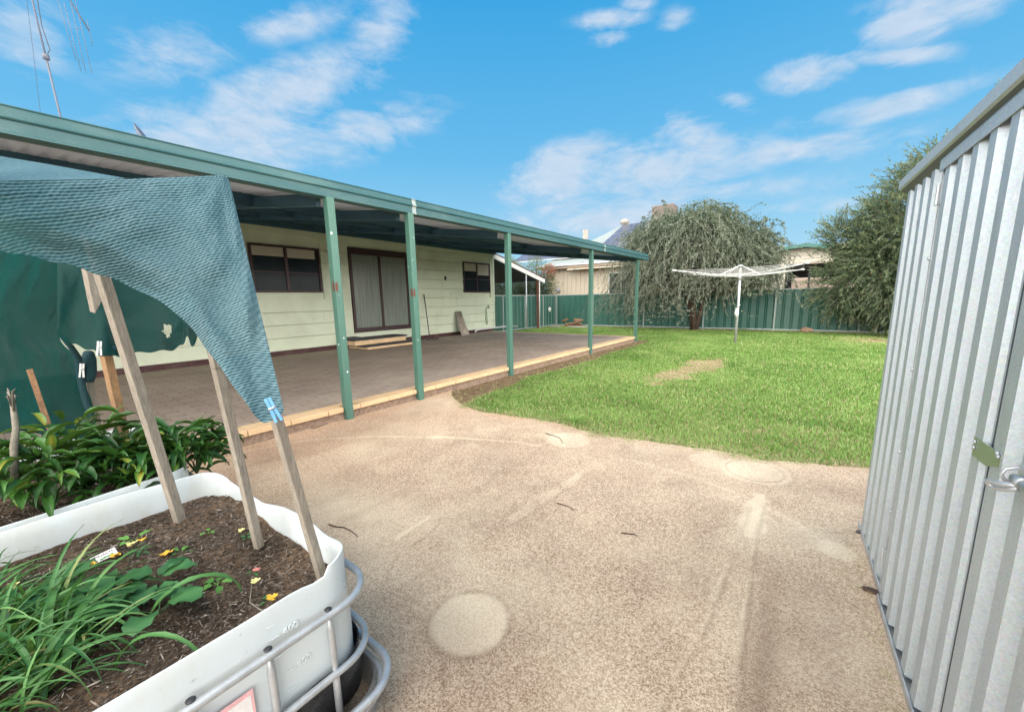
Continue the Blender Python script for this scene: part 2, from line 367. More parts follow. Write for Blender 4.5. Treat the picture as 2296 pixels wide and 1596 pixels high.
# ------------------------------------------------------------ ground, concrete, patio
g=MB(); g.add([(-300,-300,-.05),(300,-300,-.05),(300,300,-.05),(-300,300,-.05)],[(0,1,2,3)]); tag(g.build('ground',m_ground),kind='structure')
def lawn_edge(x):
    xs=[-4.2,-3.87,-3.4,-2.95,-2.5,-2.15,-1.54,-1.0,-.52,-.19,.2,.49,1.5,4]; ys=[4.1,3.78,3.5,3.40,3.46,3.5,3.42,3.5,3.57,3.56,3.7,3.8,3.9,3.9]
    return np.interp(x,xs,ys)
def sheet(name,xs,ys,z,m,mask=None,zn=0,col=None):
    X,Y=np.meshgrid(xs,ys); n=len(xs)
    Z=np.full_like(X,z)
    if zn: Z=Z+zn*(fbm(X*2.3,Y*2.3,5)-.5)
    V=np.stack([X.ravel(),Y.ravel(),Z.ravel()],1)
    I=np.arange(len(xs)*len(ys)).reshape(len(ys),n)
    Fq=np.stack([I[:-1,:-1],I[:-1,1:],I[1:,1:],I[1:,:-1]],-1).reshape(-1,4)
    if mask is not None:
        k=mask(V[Fq].mean(1)); Fq=Fq[k]
        u,inv=np.unique(Fq,return_inverse=True); Fq=inv.reshape(-1,4); V=V[u]
    return npmesh(name,V,Fq,m,None,col(V) if col else None,True)
xs=np.concatenate([np.linspace(-4.3,.7,420),np.linspace(.8,4,12)]); ys=np.concatenate([np.linspace(-5,-.5,10),np.linspace(-.45,4.2,390)])
def segd(x,y,a,b):
    ax,ay=a;bx,by=b; dx,dy=bx-ax,by-ay; t=np.clip(((x-ax)*dx+(y-ay)*dy)/(dx*dx+dy*dy+1e-9),0,1)
    return np.hypot(x-ax-t*dx,y-ay-t*dy)
def polyd(x,y,P): 
    d=np.full(x.shape,9.)
    for a,b in zip(P[:-1],P[1:]): d=np.minimum(d,segd(x,y,a,b))
    return d
def conc_col(V):
    x,y=V[:,0],V[:,1]; w=.02*(fbm(x*9,y*9,3)-.5)*2; sm=lambda d,r,s: np.clip((r-d)/s+.5,0,1)
    light=np.zeros(len(x)); dark=np.zeros(len(x)); red=np.zeros(len(x))
    for cx,cy,r,a in ((-1.0,1.02,.158,1),(-1.67,3.12,.20,.5),(-.2,3.3,.235,.42),(.24,2.44,.085,.4),(-.52,3.32,.14,.28),(-2.55,3.02,.16,.18)):
        d=np.hypot(x-cx,y-cy)+w*.6; light=np.maximum(light,sm(d,r,.018)*a)
    d=np.abs(np.hypot(x+.2,y-3.3)-.19)+w*.3; dark=np.maximum(dark,sm(d,.006,.012)*.45)
    d=np.abs(np.hypot(x+1.0,y-1.02)-.165); dark=np.maximum(dark,sm(d,.012,.03)*.22)
    arc=[(-3.9,.75),(-3.95,1.3),(-3.753,1.771),(-3.272,2.19),(-2.694,2.536),(-2.078,2.794),(-1.8,2.85)]
    light=np.maximum(light,sm(polyd(x,y,arc)+w*.8,.020,.03)*.6*(.5+.8*fbm(x*4,y*4,18)))
    arc2=[(-1.2,2.95),(-.9,2.98),(-.55,2.93),(-.2,2.82),(.1,2.6)]
    light=np.maximum(light,sm(polyd(x,y,arc2)+w*.9,.018,.035)*.35)
    strip=[(-1.22,2.76),(-1.30,1.86),(-1.31,1.75)]; f=np.clip(fbm(x*12,y*12,9)*2-.3,0,1)
    light=np.maximum(light,sm(polyd(x,y,strip)+w,.04,.018)*.55*f)
    light=np.maximum(light,sm(polyd(x,y,[(-1.745,1.47),(-1.73,1.22)])+w*.3,.012,.012)*.8)
    light=np.maximum(light,sm(polyd(x,y,[(-.13,2.88),(-.13,2.38)])+w*2,.05,.03)*.6*(.5+fbm(x*9,y*6,52)))
    for P,a in (([(-.09,2.9),(-.1,2.37),(-.07,1.4),(-.02,.9)],.42),([(-.165,2.87),(-.172,2.3),(-.2,1.56),(-.26,1.1)],.35),([(-1.26,1.8),(-1.35,1.23),(-1.42,.9)],.25),([(-1.18,2.74),(-1.25,1.9)],.28),([(-.62,2.6),(-.66,1.6),(-.72,.9)],.12)):
        light=np.maximum(light,sm(polyd(x+.018,y,P)+w*.25,.007,.012)*a*.8*np.clip(fbm(x*5,y*5,21)*2.2-.5,0,1)); dark=np.maximum(dark,sm(polyd(x,y,P)+w*.25,.010,.012)*a*.7*np.clip(fbm(x*5,y*5,21)*2.2-.5,0,1))
    cr=[(-1.74,2.98),(-1.794,2.846),(-1.74,2.6),(-1.721,2.428),(-1.79,2.25),(-1.777,2.101),(-1.735,2.02),(-1.758,1.85),(-1.74,1.749),(-1.69,1.62),(-1.651,1.465),(-1.60,1.334),(-1.613,1.157),(-1.52,1.0),(-1.45,.9)]
    wob=.02*(fbm(x*22,y*22,33)-.5)
    dark=np.maximum(dark,sm(polyd(x+wob*1.5,y+wob,cr),.001,.012)*.8*np.clip(fbm(x*9,y*9,71)*2.4-.4,0,1))
    dark=np.maximum(dark,sm(polyd(x+wob,y-wob,[(-1.0,.86),(-.86,.74),(-.6,.55)]),.003,.012)*.5)
    dark=np.maximum(dark,sm(polyd(x+wob,y-wob,[(.0,3.32),(-.06,3.1),(-.1,2.95),(-.02,2.8)]),.003,.012)*.4)
    edge=np.exp(-np.abs(x+4.05)/.22)*.8+np.exp(-np.abs(y-lawn_edge(x))/.12)*.35
    red=np.clip(.45*np.clip((-2.3-x)/1.2,0,1)*np.clip(y-.6,0,1)+edge*(.5+fbm(x*4,y*4,8))+np.clip(fbm(x*.9+3,y*.9,14)-.45,0,1)*1.1*(x<-1.6)+np.exp(-((x-.37)/.12)**2)*.25,0,1)
    light=np.clip(light+np.clip(fbm(x*1.6+7,y*1.6,41)-.46,0,1)*1.7+.32*np.exp(-((y-3.1)/.5)**2)*np.clip((x+1.6)/1.,0,1)*fbm(x*3,y*3,91)*1.6,0,1)
    near=.30*np.clip((1.9-y)/1.3,0,1)*np.clip(fbm(x*2.2+9,y*2.2,55)*1.6-.2,0,1)
    dark=np.clip(dark+near,0,1)
    dark=np.clip(dark+.45*np.exp(-((x+.02)/.06)**2)*np.clip((2.5-y)/1.2,0,1)*np.clip((y-1.15)/.15,0,1)*(.4+fbm(x*12,y*3,45))+.22*np.exp(-((x-.22)/.22)**2)*np.clip((2.7-y),0,1)*fbm(x*6,y*3,46)*1.5+.10*np.clip(fbm(x*3.2,y*2.2,63)-.5,0,1)*4,0,1)
    light=np.clip(light+.22*np.clip(fbm(x*5.5+2,y*4,64)-.55,0,1)*4,0,1)
    stre=np.clip(fbm(x*7+1,y*.8,93)-.52,0,1)*3*np.clip((2.8-y)/1.,0,1); dark=np.clip(dark+.16*stre,0,1)
    blot=np.clip(fbm(x*1.1,y*1.1,77)-.46,0,1)*1.3+.35*np.exp(-((x+1.0)/.9)**2-((y-.35)/.5)**2)+.3*np.exp(-((x-.3)/.45)**2-((y-1.2)/.8)**2)
    dark=np.clip(dark+blot*.45,0,1)
    return np.stack([light,dark,red],1)
conc=sheet('concrete_pad',xs,ys,0.,m_conc,lambda c:(c[:,1]<lawn_edge(c[:,0])+.06*(fbm(c[:,0]*7,c[:,1]*7,2)-.5)),.004,conc_col)
tag(conc,kind='structure')
sh=sheet('lawn_ground',np.linspace(-10,9,60),np.linspace(2.9,17.6,60),-.022,m_lawn,lambda c:(c[:,0]>-3.55)|(c[:,1]>12.1),.01); tag(sh,kind='structure')
dirt=sheet('bare_earth',np.linspace(-4.6,-3.2,20),np.linspace(3.0,12.3,60),-.012,m_ground,None,.02); tag(dirt,kind='structure')
# patio
bx=lambda y:-4.12+.012*y
pt=MB(); pt.add([(-9.75,-8,.14),(bx(-8)-.215,-8,.14),(bx(11.5)-.215,11.5,.14),(-9.75,11.5,.14)],[(0,1,2,3)]); tag(pt.build('patio_paving',m_pave),kind='structure')
fo=MB()
N=140
P=[]
for i in range(N+1):
    y=-8+19.68*i/N; j=.018*(random.random()-.5)
    P.append([(bx(y)-.215,y,.085),(bx(y)-.035+j,y,.085),(bx(y)-.02+j*1.5,y,.03),(bx(y)+.01+j,y,-.06)])
fo.grid([list(r) for r in zip(*P)])
fo.box(-9.75,11.5,-.05,bx(11.6)-.03,11.66,.085)
tag(fo.build('patio_footing',m_footing,smooth=False),kind='structure')
posts_y=[-3.75,-.72,2.365,3.405,5.43,8.575,11.62]
ed=MB(); y=-8.
while y<11.6:
    l=.39; y2=min(y+l-.006,11.7)
    cuts=[(y,y2)]
    for p in posts_y:
        nc=[]
        for a,b in cuts:
            if a<p-.05<b or a<p+.05<b:
                if p-.05-a>.01: nc.append((a,p-.05))
                if b-p-.05>.01: nc.append((p+.05,b))
            elif p-.05<=a and b<=p+.05: pass
            else: nc.append((a,b))
        cuts=nc
    dz=.002*random.random(); dx=.004*random.random()
    for a,b in cuts: ed.box(bx(a)-.105,a,.088,bx(a)+dx,b,.14+dz+.002)
    ed.box(bx(y)-.213,y,.088,bx(y)-.108,y2,.14+dz+.002)
    y+=l
x=-9.6
while x<-4.3:
    ed.box(x,11.505,.088,min(x+.386,-4.2),11.70,.143); x+=.39
tag(ed.build('patio_edging',m_edge,bevel=.004),kind='structure')
# ------------------------------------------------------------ house
WX=-9.6
hs=thing('house','long pale green weatherboard house with maroon window trim under the veranda','house',(WX,3,0))
HO=Vector((WX,3,0))
b=MB(HO); z=.255; k=0
openings=[(3.60,5.20,1.56,2.64),(5.92,7.93,.50,2.75),(10.2,11.68,1.58,2.65)]
rows=[]
while z<3.25:
    segs=[(-8.,11.84)]
    for (y0,y1,z0,z1) in openings:
        if z+.29>z0+.02 and z<z1-.02:
            ns=[]
            for a,c in segs:
                if a<y0<c: ns.append((a,y0));
                if a<y1<c: ns.append((y1,c))
                if not(a<y0<c or a<y1<c): ns.append((a,c))
            segs=ns
    for a,c in segs:
        zt=z+.276; ya=a
        while ya<c:
            yb=min(c,ya+(2.4 if ya>a else 1.1+.37*((z*7.3)%3))); b.poly([(WX-.03,ya,z),(WX+.022,ya,z),(WX+.004,ya,zt),(WX-.03,ya,zt)],(0,yb-ya-.004,0)); ya=yb
    z+=.29
for (y0,y1,z0,z1) in openings:          # backing so that cut boards never show a gap
    b.box(WX-.06,y0-.3,z0-.32,WX-.032,y1+.3,z1+.32)
b.build('wall_boards',m_board,hs)
b=MB(HO); b.box(WX-9,-8,.0,WX-.06,11.80,3.3); b.build('body',m_board,hs)
b=MB(HO); b.box(WX-.05,-8,.10,WX-.012,11.80,.25); b.build('foundation',m_redbase,hs)
b=MB(HO); b.box(WX-.031,11.842,.24,WX+.02,11.88,3.2)
zz=.255
while zz<3: b.box(WX+.0205,11.80,zz,WX+.03,11.885,zz+.27); zz+=.29
b.build('corner_trim',m_board,hs)
b=MB(HO); b.poly([(WX+.02,-8.3,3.24),(WX-4.6,-8.3,4.55),(WX-9.3,-8.3,3.24),(WX-9.3,-8.3,3.15),(WX-4.6,-8.3,4.42),(WX+.02,-8.3,3.15)],(0,20.3,0)); b.build('roof',m_roof,hs)
for ye in (-8,11.8):
    b=MB(HO); b.poly([(WX-.1,ye,3.2),(WX-9,ye,3.2),(WX-4.6,ye,4.45)],(0,.03,0)); b.build('gable',m_board,hs)
def frame_boxes(b,y0,y1,z0,z1,t,d0=-.02,d1=.035,mull=()):
    b.box(WX+d0,y0,z0,WX+d1,y0+t,z1);b.box(WX+d0,y1-t,z0,WX+d1,y1,z1)
    b.box(WX+d0,y0+t,z0,WX+d1-.003,y1-t,z0+t);b.box(WX+d0,y0+t,z1-t,WX+d1-.003,y1-t,z1)
    for m_,w in mull: b.box(WX+d0,m_-w/2,z0+t,WX+d1-.006,m_+w/2,z1-t)
def window(y0,y1,z0,z1,mull,blind,lab,rail=None):
    w=MB(HO); frame_boxes(w,y0,y1,z0,z1,.05,mull=mull); o=w.build('window',m_maroon,hs,bevel=.004); o['label']=lab
    p=MB(HO); p.box(WX-.018,y0+.045,z0+.045,WX+.001,y1-.045,z1-.045); p.build('pane',m_glass,o)
    if rail:
        r=MB(HO); r.box(WX+.001,rail[0],rail[2]-.015,WX+.014,rail[1],rail[2]+.015); r.build('sash_rail',m_maroon,o)
    for (a,c,zb) in blind:
        q=MB(HO); n=5
        for i in range(n):
            h=(z1-.05-zb)/n; q.box(WX+.0015,a,zb+h*i+.004,WX+.006,c,zb+h*(i+1))
        q.build('blind',m_blind,o)
window(3.64,5.17,1.57,2.61,[(4.38,.07)],[(3.69,4.345,2.36),(4.415,5.06,2.35)],'wide maroon framed window with cream blinds pulled partly down',(3.7,5.1,2.02))
window(10.215,11.66,1.585,2.635,[(10.93,.06)],[(10.96,11.6,2.2),(10.27,10.9,2.32)],'small maroon framed sliding window near the corner',(10.27,11.6,2.05))
# sliding door
w=MB(HO); y0,y1,z0,z1=5.94,7.91,.515,2.73
frame_boxes(w,y0,y1,z0,z1,.07); w.box(WX-.02,y0+.07,z1-.17,WX+.032,y1-.07,z1-.07)
w.box(WX-.02,y1-.16,z0+.07,WX+.03,y1-.07,z1-.17)
dr=w.build('sliding_door',m_maroon,hs,bevel=.004)
w=MB(HO); w.box(WX-.005,6.82,z0+.075,WX+.028,6.89,z1-.175); w.box(WX-.005,6.015,z0+.075,WX+.02,6.82,z0+.12); w.box(WX-.005,6.89,z0+.075,WX+.02,7.745,z0+.12)
w.build('door_stile',m_maroon,dr)
for a,c in ((6.015,6.818),(6.892,7.748)):
    w=MB(HO); w.box(WX-.015,a,z0+.122,WX+.004,c,z1-.172); w.build('pane',m_curtain,dr)
# steps
st=thing('door_step','two-tier cream block step with dark tops below the sliding door','steps',(-9,6.3,.14))
so=Vector((-9,6.3,.14))
w=MB(so)
y=5.56
while y<7.2: w.box(-9.58,y,.237,-9.02,min(y+.385,7.15),.352); y+=.39
w.build('block_course',m_edge,st,bevel=.004)
w=MB(so); w.box(-9.58,5.53,.354,-8.99,7.18,.392); w.build('tread',m_steptop,st,bevel=.004)
w=MB(so); y=5.72
while y<7.3: w.box(-9.58,y,.141,-8.72,min(y+.385,7.36),.195); y+=.39
w.build('block_course',m_edge,st,bevel=.004)
w=MB(so); w.box(-9.58,5.66,.197,-8.69,7.4,.235); w.build('tread',m_steptop,st,bevel=.004)
w=MB((-9.3,5.45,.385)); w.box(-9.5,5.45,.393,-9.1,5.83,.435); sl_=w.build('stone_slab',m_steptop); sl_.location=(-9.3,5.45,.385); tag(sl_,'small dark slab lying on the top left of the door step','slab')
w=MB(); w.box(WX+.0165,9.30,1.98,WX+.03,9.39,2.10); w.box(WX+.03,9.32,2.02,WX+.05,9.37,2.09); tag(w.build('wall_bracket',m_dark),'small dark bracket fixed to the pale boards between door and far window','bracket')

# ------------------------------------------------------------ veranda
vr=thing('veranda','long flat-roofed veranda with green gutter and slim green posts','veranda',(-4.1,3,0)); VO=Vector((-4.1,3,0))
gx=lambda y:-4.15+.0185*y
roofz=lambda x:2.50+(-4.25-x)*.135
YE=12.05
# roof sheeting: corrugated
xs_=[-4.22,-5.5,-7,-8.5,-9.58]
ysn=np.arange(-8,YE,.019)
V=[];Fq=[]
for x in xs_:
    sx=np.maximum(0,0)
    for i,yy in enumerate(ysn): V.append((x+(.0185*yy if x>-4.3 else 0)-VO.x,yy-VO.y,roofz(x)+.015*max(-.7,min(.7,1.6*math.sin(2*PI*yy/.114)))-VO.z))
n=len(ysn)
for a in range(len(xs_)-1):
    for i in range(n-1): Fq.append((a*n+i,a*n+i+1,(a+1)*n+i+1,(a+1)*n+i))
m_under=mat('roof_sheet_pale',(.56,.64,.80),.55,var=.08,fvar=.05)
o=npmesh('roof_sheet',V,Fq,m_under,vr,None,True); md=o.modifiers.new('s','SOLIDIFY'); md.thickness=.004
# gutter profile swept along Y
prof=[(.0,2.395),(.022,2.383),(.040,2.388),(.040,2.398),(.030,2.405),(.030,2.472),(.044,2.478),(.050,2.486),(.044,2.496),(.034,2.502),(.026,2.552),(.034,2.56),(.020,2.569),(.01,2.56),(.01,2.535),(-.10,2.50),(-.10,2.39)]
w=MB(VO)
P=[[(gx(y)+.0+a,y,c) for a,c in prof+[prof[0]]] for y in (-8,-4,0,4,8,YE+.2)]
w.grid(P); w.add([P[-1][i] for i in range(len(prof))],[tuple(range(len(prof)))])
w.build('gutter',m_gutter,vr)
m_joint=mat('gutter_joint',(.30,.36,.34),.5,var=.2,scale=20)
for yj in (3.47,9.15):
    w=MB(VO); P=[[(gx(y)+.003+a,y,c+(.002 if i>6 else -.001)) for i,(a,c) in enumerate(prof[:13])] for y in (yj-.03,yj+.03)]
    w.grid(P); w.build('gutter_joint',m_joint,vr)
# beams
w=MB(VO)
w.box(-4.29,-8,2.43,-4.25,YE,2.5)
w.build('edge_beam',m_dkgreen,vr)
for x in (-5.85,-7.0,-8.2,-9.2):
    w=MB(VO); zc=roofz(x)-.012; w.box(x-.05,-8,zc-.13,x,YE-.05,zc); w.box(x-.052,-8,zc-.13,x+.02,YE-.05,zc-.122); w.build('purlin',m_dkgreen,vr)
w=MB(VO); w.box(WX+.03,-8,2.985,WX+.08,YE-.06,3.17); w.build('wall_plate',m_dkgreen,vr)
for i,y in enumerate(posts_y):
    w=MB(VO); a=Vector((-4.29,y,roofz(-4.29)-.13)); c=Vector((WX+.09,y,roofz(WX+.09)-.13)); w.beam(a+Vector((0,0,.02)),c+Vector((0,0,.02)),.05,.13); w.build('rafter',m_dkgreen,vr)
w=MB(VO); w.beam((-4.10,YE+.03,roofz(-4.1)-.05),(WX,YE+.03,roofz(WX)-.05),.04,.17); w.build('end_beam',m_dkgreen,vr)
def m_post_():
    m,nt=newmat('chipped_green_post'); tc=nd(nt,'ShaderNodeTexCoord').outputs['Object']
    n1=noise(nt,tc,2,5); n2=noise(nt,stretch(nt,tc,(30,30,2)),2,4); n3=noise(nt,tc,7,5,.7)
    c=mixc(nt,n1,(.04,.125,.09),(.075,.18,.14)); c=mixc(nt,math_(nt,'MULTIPLY_ADD',n2,2,-.8,True),c,(.08,.19,.15))
    c=mixc(nt,math_(nt,'MULTIPLY_ADD',n3,22,-15.5,True),c,(.25,.12,.09)); c=mixc(nt,math_(nt,'MULTIPLY_ADD',noise(nt,tc,16,3,.6),26,-19.5,True),c,(.6,.68,.66))
    out(nt,pbsdf(nt,c,.45,0,bump(nt,n2,.1,.002))); return m
m_post=m_post_()
PW=.042
for i,y in enumerate(posts_y):
    px=-4.115+.010*y; w=MB(VO); zt=2.392
    w.box(px-PW,y-PW,-.02,px+PW,y+PW,zt); po=w.build('post',m_post,vr,bevel=.006)
    if 1<i<6:
        rnd=random.Random(i)
        for kk in range(4 if i<4 else 1):
            zz=.4+rnd.random()*1.7; s_=.004+.010*rnd.random()**2; yy=y-PW*.7+rnd.random()*PW*1.3
            q=MB(VO); q.poly([(px+PW+.0005,yy-s_,zz),(px+PW+.0005,yy,zz-s_*1.3),(px+PW+.0005,yy+s_,zz),(px+PW+.0005,yy,zz+s_*1.5)],(.0015,0,0)); q.build('paint_chip',m_pegw,po)
            if kk%2: q=MB(VO); xx=px-PW*.7+rnd.random()*PW; q.poly([(xx,y-PW-.0005,zz+.31),(xx+s_,y-PW-.0005,zz+.31-s_),(xx+2*s_,y-PW-.0005,zz+.31),(xx+s_,y-PW-.0005,zz+.31+s_)],(0,-.0015,0)); q.build('paint_chip',m_pegw,po)
    if i in (2,3):
        q=MB(VO); zz=1.42 if i==2 else 1.36
        q.add([(px+PW*.2,y-PW-.0022,zz),(px+PW-.005,y-PW-.0022,zz+.01),(px+PW-.007,y-PW-.0022,zz+.10),(px+PW*.1,y-PW-.0022,zz+.12),(px-PW*.1,y-PW-.0022,zz+.05)],[(0,1,2,3,4)])
        q.add([(px+PW+.0022,y-PW*.9,zz),(px+PW+.0022,y-PW*.2,zz+.02),(px+PW+.0022,y-PW*.3,zz+.11),(px+PW+.0022,y-PW*.9,zz+.09)],[(0,1,2,3)])
        q.build('rust_patch',m_rust,po)
hk=atx(787,520,-8.0)
w=MB(); w.tube([(hk.x,hk.y,roofz(hk.x)-.01),(hk.x,hk.y,2.80),(hk.x+.02,hk.y+.02,2.70),(hk.x+.05,hk.y+.05,2.72),(hk.x+.05,hk.y+.05,2.78)],.006,6)
tag(w.build('wire_hook',m_dark,None,True),'thin wire hook hanging from the veranda roof left of the sliding door','hook')
# things against the wall
br=thing('broom','push broom with maroon head leaning on the pale boards','broom',(-9.15,8.2,.14)); bo=Vector((-9.15,8.2,.14))
w=MB(bo); w.tube([(-9.17,8.17,.19),(-9.55,8.37,1.52)],.014,8); w.build('handle',m_dark,br,True)
w=MB(bo); w.beam((-9.25,8.08,.17),(-9.05,8.42,.17),.10,.05); w.beam((-9.19,8.19,.20),(-9.13,8.29,.20),.06,.03); w.build('head',m_maroon,br,bevel=.006)
# corrugated offcut
w=MB(); n=61; P=[]
A=Vector((-9.16,9.58,.145)); B=Vector((-9.25,10.08,.145)); T=Vector((-9.565,9.70,.94)); T2=Vector((-9.565,10.01,.95))
for j in range(2):
    row=[]
    for i in range(n):
        t=i/(n-1); p=(A.lerp(B,t) if j==0 else T.lerp(T2,t)); row.append(p+Vector((.014*math.sin(t*2*PI*5),0,.01*math.sin(t*2*PI*5))))
    P.append(row)
P.insert(1,[P[0][i].lerp(P[1][i],.35)+Vector((-.02,0,-.01)) for i in range(n)])
w.grid(P); m_sheet=mat('old_tin',(.40,.36,.30),.7,.2,var=.3,scale=9,fvar=.3,dirt=(.16,.10,.07),dscale=5,damt=.7)
tag(w.build('corrugated_offcut',m_sheet,None,True,solid=.004),'narrow rusty corrugated offcut leaning against the wall below the far window','tin sheet')
tp=thing('garden_tap','wall tap with a thin green hose looped down','tap',(-9.55,11.41,1.05)); to=Vector((-9.55,11.41,1.05))
w=MB(to); w.tube([(-9.6,11.45,1.05),(-9.5,11.45,1.05),(-9.48,11.46,1.0)],.014,8); w.tube([(-9.52,11.45,1.05),(-9.52,11.45,1.12)],.01,6); w.tube([(-9.52,11.40,1.12),(-9.52,11.50,1.12)],.012,6); w.build('tap_body',m_dark,tp,True)
w=MB(to); w.tube([(-9.48,11.46,1.0),(-9.5,11.34,1.04),(-9.53,11.30,.95),(-9.54,11.29,.6),(-9.53,11.33,.40),(-9.53,11.37,.43),(-9.54,11.36,.8),(-9.53,11.31,1.0)],.011,6); w.build('hose',m_cable,tp,True)
w=MB(); w.tube([(-9.5,10.62,.16),(-9.47,10.66,.24),(-9.45,10.75,.262),(-9.5,12.6,.262),(-9.62,13.4,.2)],.028,8); tag(w.build('drain_pipe',m_pvc,None,True),'grey plastic pipe running low along the house end and fence','pipe')
# ------------------------------------------------------------ carport at the house end
cp=thing('carport','lean-to carport with pale barge board behind the house corner','carport',(-9.65,13.5,0)); co_=Vector((-9.65,13.5,0))
w=MB(co_); w.beam((-9.62,11.90,2.96),(-9.62,15.62,2.10),.03,.17,(0,0,1)); w.build('barge_board',m_white,cp)
w=MB(co_); w.poly([(-9.6,11.88,3.10),(-9.6,15.72,2.21),(-9.6,15.72,2.185),(-9.6,11.88,3.075)],(-4.6,0,0)); w.build('roof_sheet',m_rust,cp)
w=MB(co_); w.poly([(-9.66,11.9,3.02),(-9.66,15.6,2.16),(-9.66,15.6,2.12),(-9.66,11.9,2.98)],(-4.4,0,0)); w.build('ceiling',m_dkgreen,cp)
w=MB(co_); w.tube([(-9.62,14.12,0),(-9.62,14.12,2.33)],.028,10); w.build('post',m_galv,cp,True)
w=MB(co_); w.box(-9.68,15.02,0,-9.62,15.08,2.1); w.build('post',m_rust,cp)
w=MB(co_); w.tube([(-9.59,15.11,.02),(-9.59,15.13,2.08)],.02,8); w.build('downpipe',m_white,cp,True)
w=MB(co_); w.box(-14.1,11.9,0,-14.0,15.6,2.6); w.build('rear_wall',m_dkgreen,cp)
# ------------------------------------------------------------ fences
def fence(name,label,A,B,posts,first_panel_name='panel'):
    A=Vector(A);B=Vector(B); d=(B-A); Lg=d.length; d.normalize(); nrm=Vector((-d.y,d.x,0))
    f=thing(name,label,'fence',A,math.atan2(d.y,d.x))
    hgt=1.49
    for a,c in zip(posts[:-1],posts[1:]):
        pts=[]; x=a+.03; per=.262
        while x<c-.03:
            for dx,dy in ((0,0),(.165,0),(.185,-.022),(.205,0.),(.222,0.),(.242,-.022)):
                if x+dx<c-.02: pts.append((x+dx,dy))
            x+=per
        pts.append((c-.02,0))
        w=MB(); w.grid([[(p[0],p[1],.05) for p in pts],[(p[0],p[1],hgt-.03) for p in pts]]); w.build('panel',m_fence,f,solid=.003)
        w=MB(); w.box(a+.027,-.025,.02,c-.027,.03,.062); w.build('bottom_rail',m_fpost,f)
        w=MB(); w.box(a+.027,-.025,hgt-.035,c-.027,.03,hgt+.005); w.build('top_rail',m_fpost,f)
    for p in posts:
        w=MB(); w.box(p-.026,-.038,-.05,p+.026,.04,hgt+.012); w.box(p-.008,-.042,-.05,p+.008,-.0385,hgt+.01); w.build('post',m_fpost,f)
    return f
fence('back_fence','green corrugated steel back fence with pale rails behind the lawn',(-9.9,17.2,0),(9,17.2,0),[.0,1.95,4.32,6.70,9.06,11.4,13.8,16.2,18.6])
fence('side_fence','green steel side fence running behind the carport posts',(-9.9,11.9,0),(-9.9,17.16,0),[0,.9,2.5,4.0,5.2])
w=MB(); Mx=Matrix.Rotation(PI/2,3,'Y'); w.lathe([(.0,.0),(.105,0),(.12,.012),(.115,.03),(.06,.045),(0.0,.05)],(-9.86,16.42,.80),20,Mx); tag(w.build('round_plate',m_white,None,True),'round white dish fixed to the green side fence','dish')
# bird on the corner of the fence
bd=thing('bird','grey wading bird standing on the corner of the fence','bird',(-9.88,17.2,1.5)); bo=Vector((-9.88,17.2,1.5))
w=MB(bo); w.tube([(-9.83,17.2,1.86),(-9.87,17.2,1.88),(-9.91,17.2,1.86),(-9.88,17.2,1.78),(-9.80,17.2,1.70),(-9.73,17.2,1.64),(-9.69,17.2,1.60)],[.012,.03,.03,.06,.085,.05,.012],10)
w.tube([(-9.90,17.2,1.88),(-9.95,17.2,1.84),(-9.97,17.2,1.75)],[.016,.008,.003],6)
w.build('body',m_bird,bd,True)
w=MB(bo); w.tube([(-9.87,17.18,1.50),(-9.86,17.19,1.60),(-9.83,17.2,1.72)],.008,6); w.tube([(-9.77,17.22,1.50),(-9.77,17.21,1.60),(-9.79,17.2,1.68)],.008,6); w.build('leg',m_dark,bd,True)
# debris by the fence
def rock(name,c,s,m,label,cat,seed=0,flat=1,group=None):
    rnd=random.Random(seed); import bmesh
    bm=bmesh.new(); bmesh.ops.create_icosphere(bm,subdivisions=2,radius=1)
    for v in bm.verts:
        k=1+.35*(rnd.random()-.5); v.co=Vector((v.co.x*s[0]*k,v.co.y*s[1]*k,v.co.z*s[2]*k))
    me=bpy.data.meshes.new(name); bm.to_mesh(me); bm.free(); o=link(name,me,m); o.location=c; return tag(o,label,cat,group)
rock('rock',(.13,17.0,.06),(.17,.12,.10),m_rock,'orange brown rock at the foot of the back fence','rock',3)
rock('slab_fragment',(-9.25,15.95,.03),(.22,.3,.05),m_rubble,'grey broken concrete lump left of the firewood','rubble',4)
rock('slab_fragment',(-8.35,16.35,.02),(.55,.22,.035),m_rubble,'pale flat slab piece in front of the firewood','rubble',5)
fw=thing('firewood_pile','small heap of brown split firewood in the fence corner','firewood',(-9.1,16.75,0)); fo_=Vector((-9.1,16.75,0))
rnd=random.Random(5)
for i in range(14):
    w=MB(fo_); a=rnd.random()*PI; c=Vector((-9.2+rnd.random()*.75,16.7+rnd.random()*.25,.06+.24*rnd.random()*(1 if i>4 else .2))); l=.13+.1*rnd.random(); e=Vector((math.cos(a)*l,math.sin(a)*l*.5,(rnd.random()-.4)*.15))
    w.tube([c-e,c,c+e],[.045,.055,.035],5); w.build('log',m_log,fw)
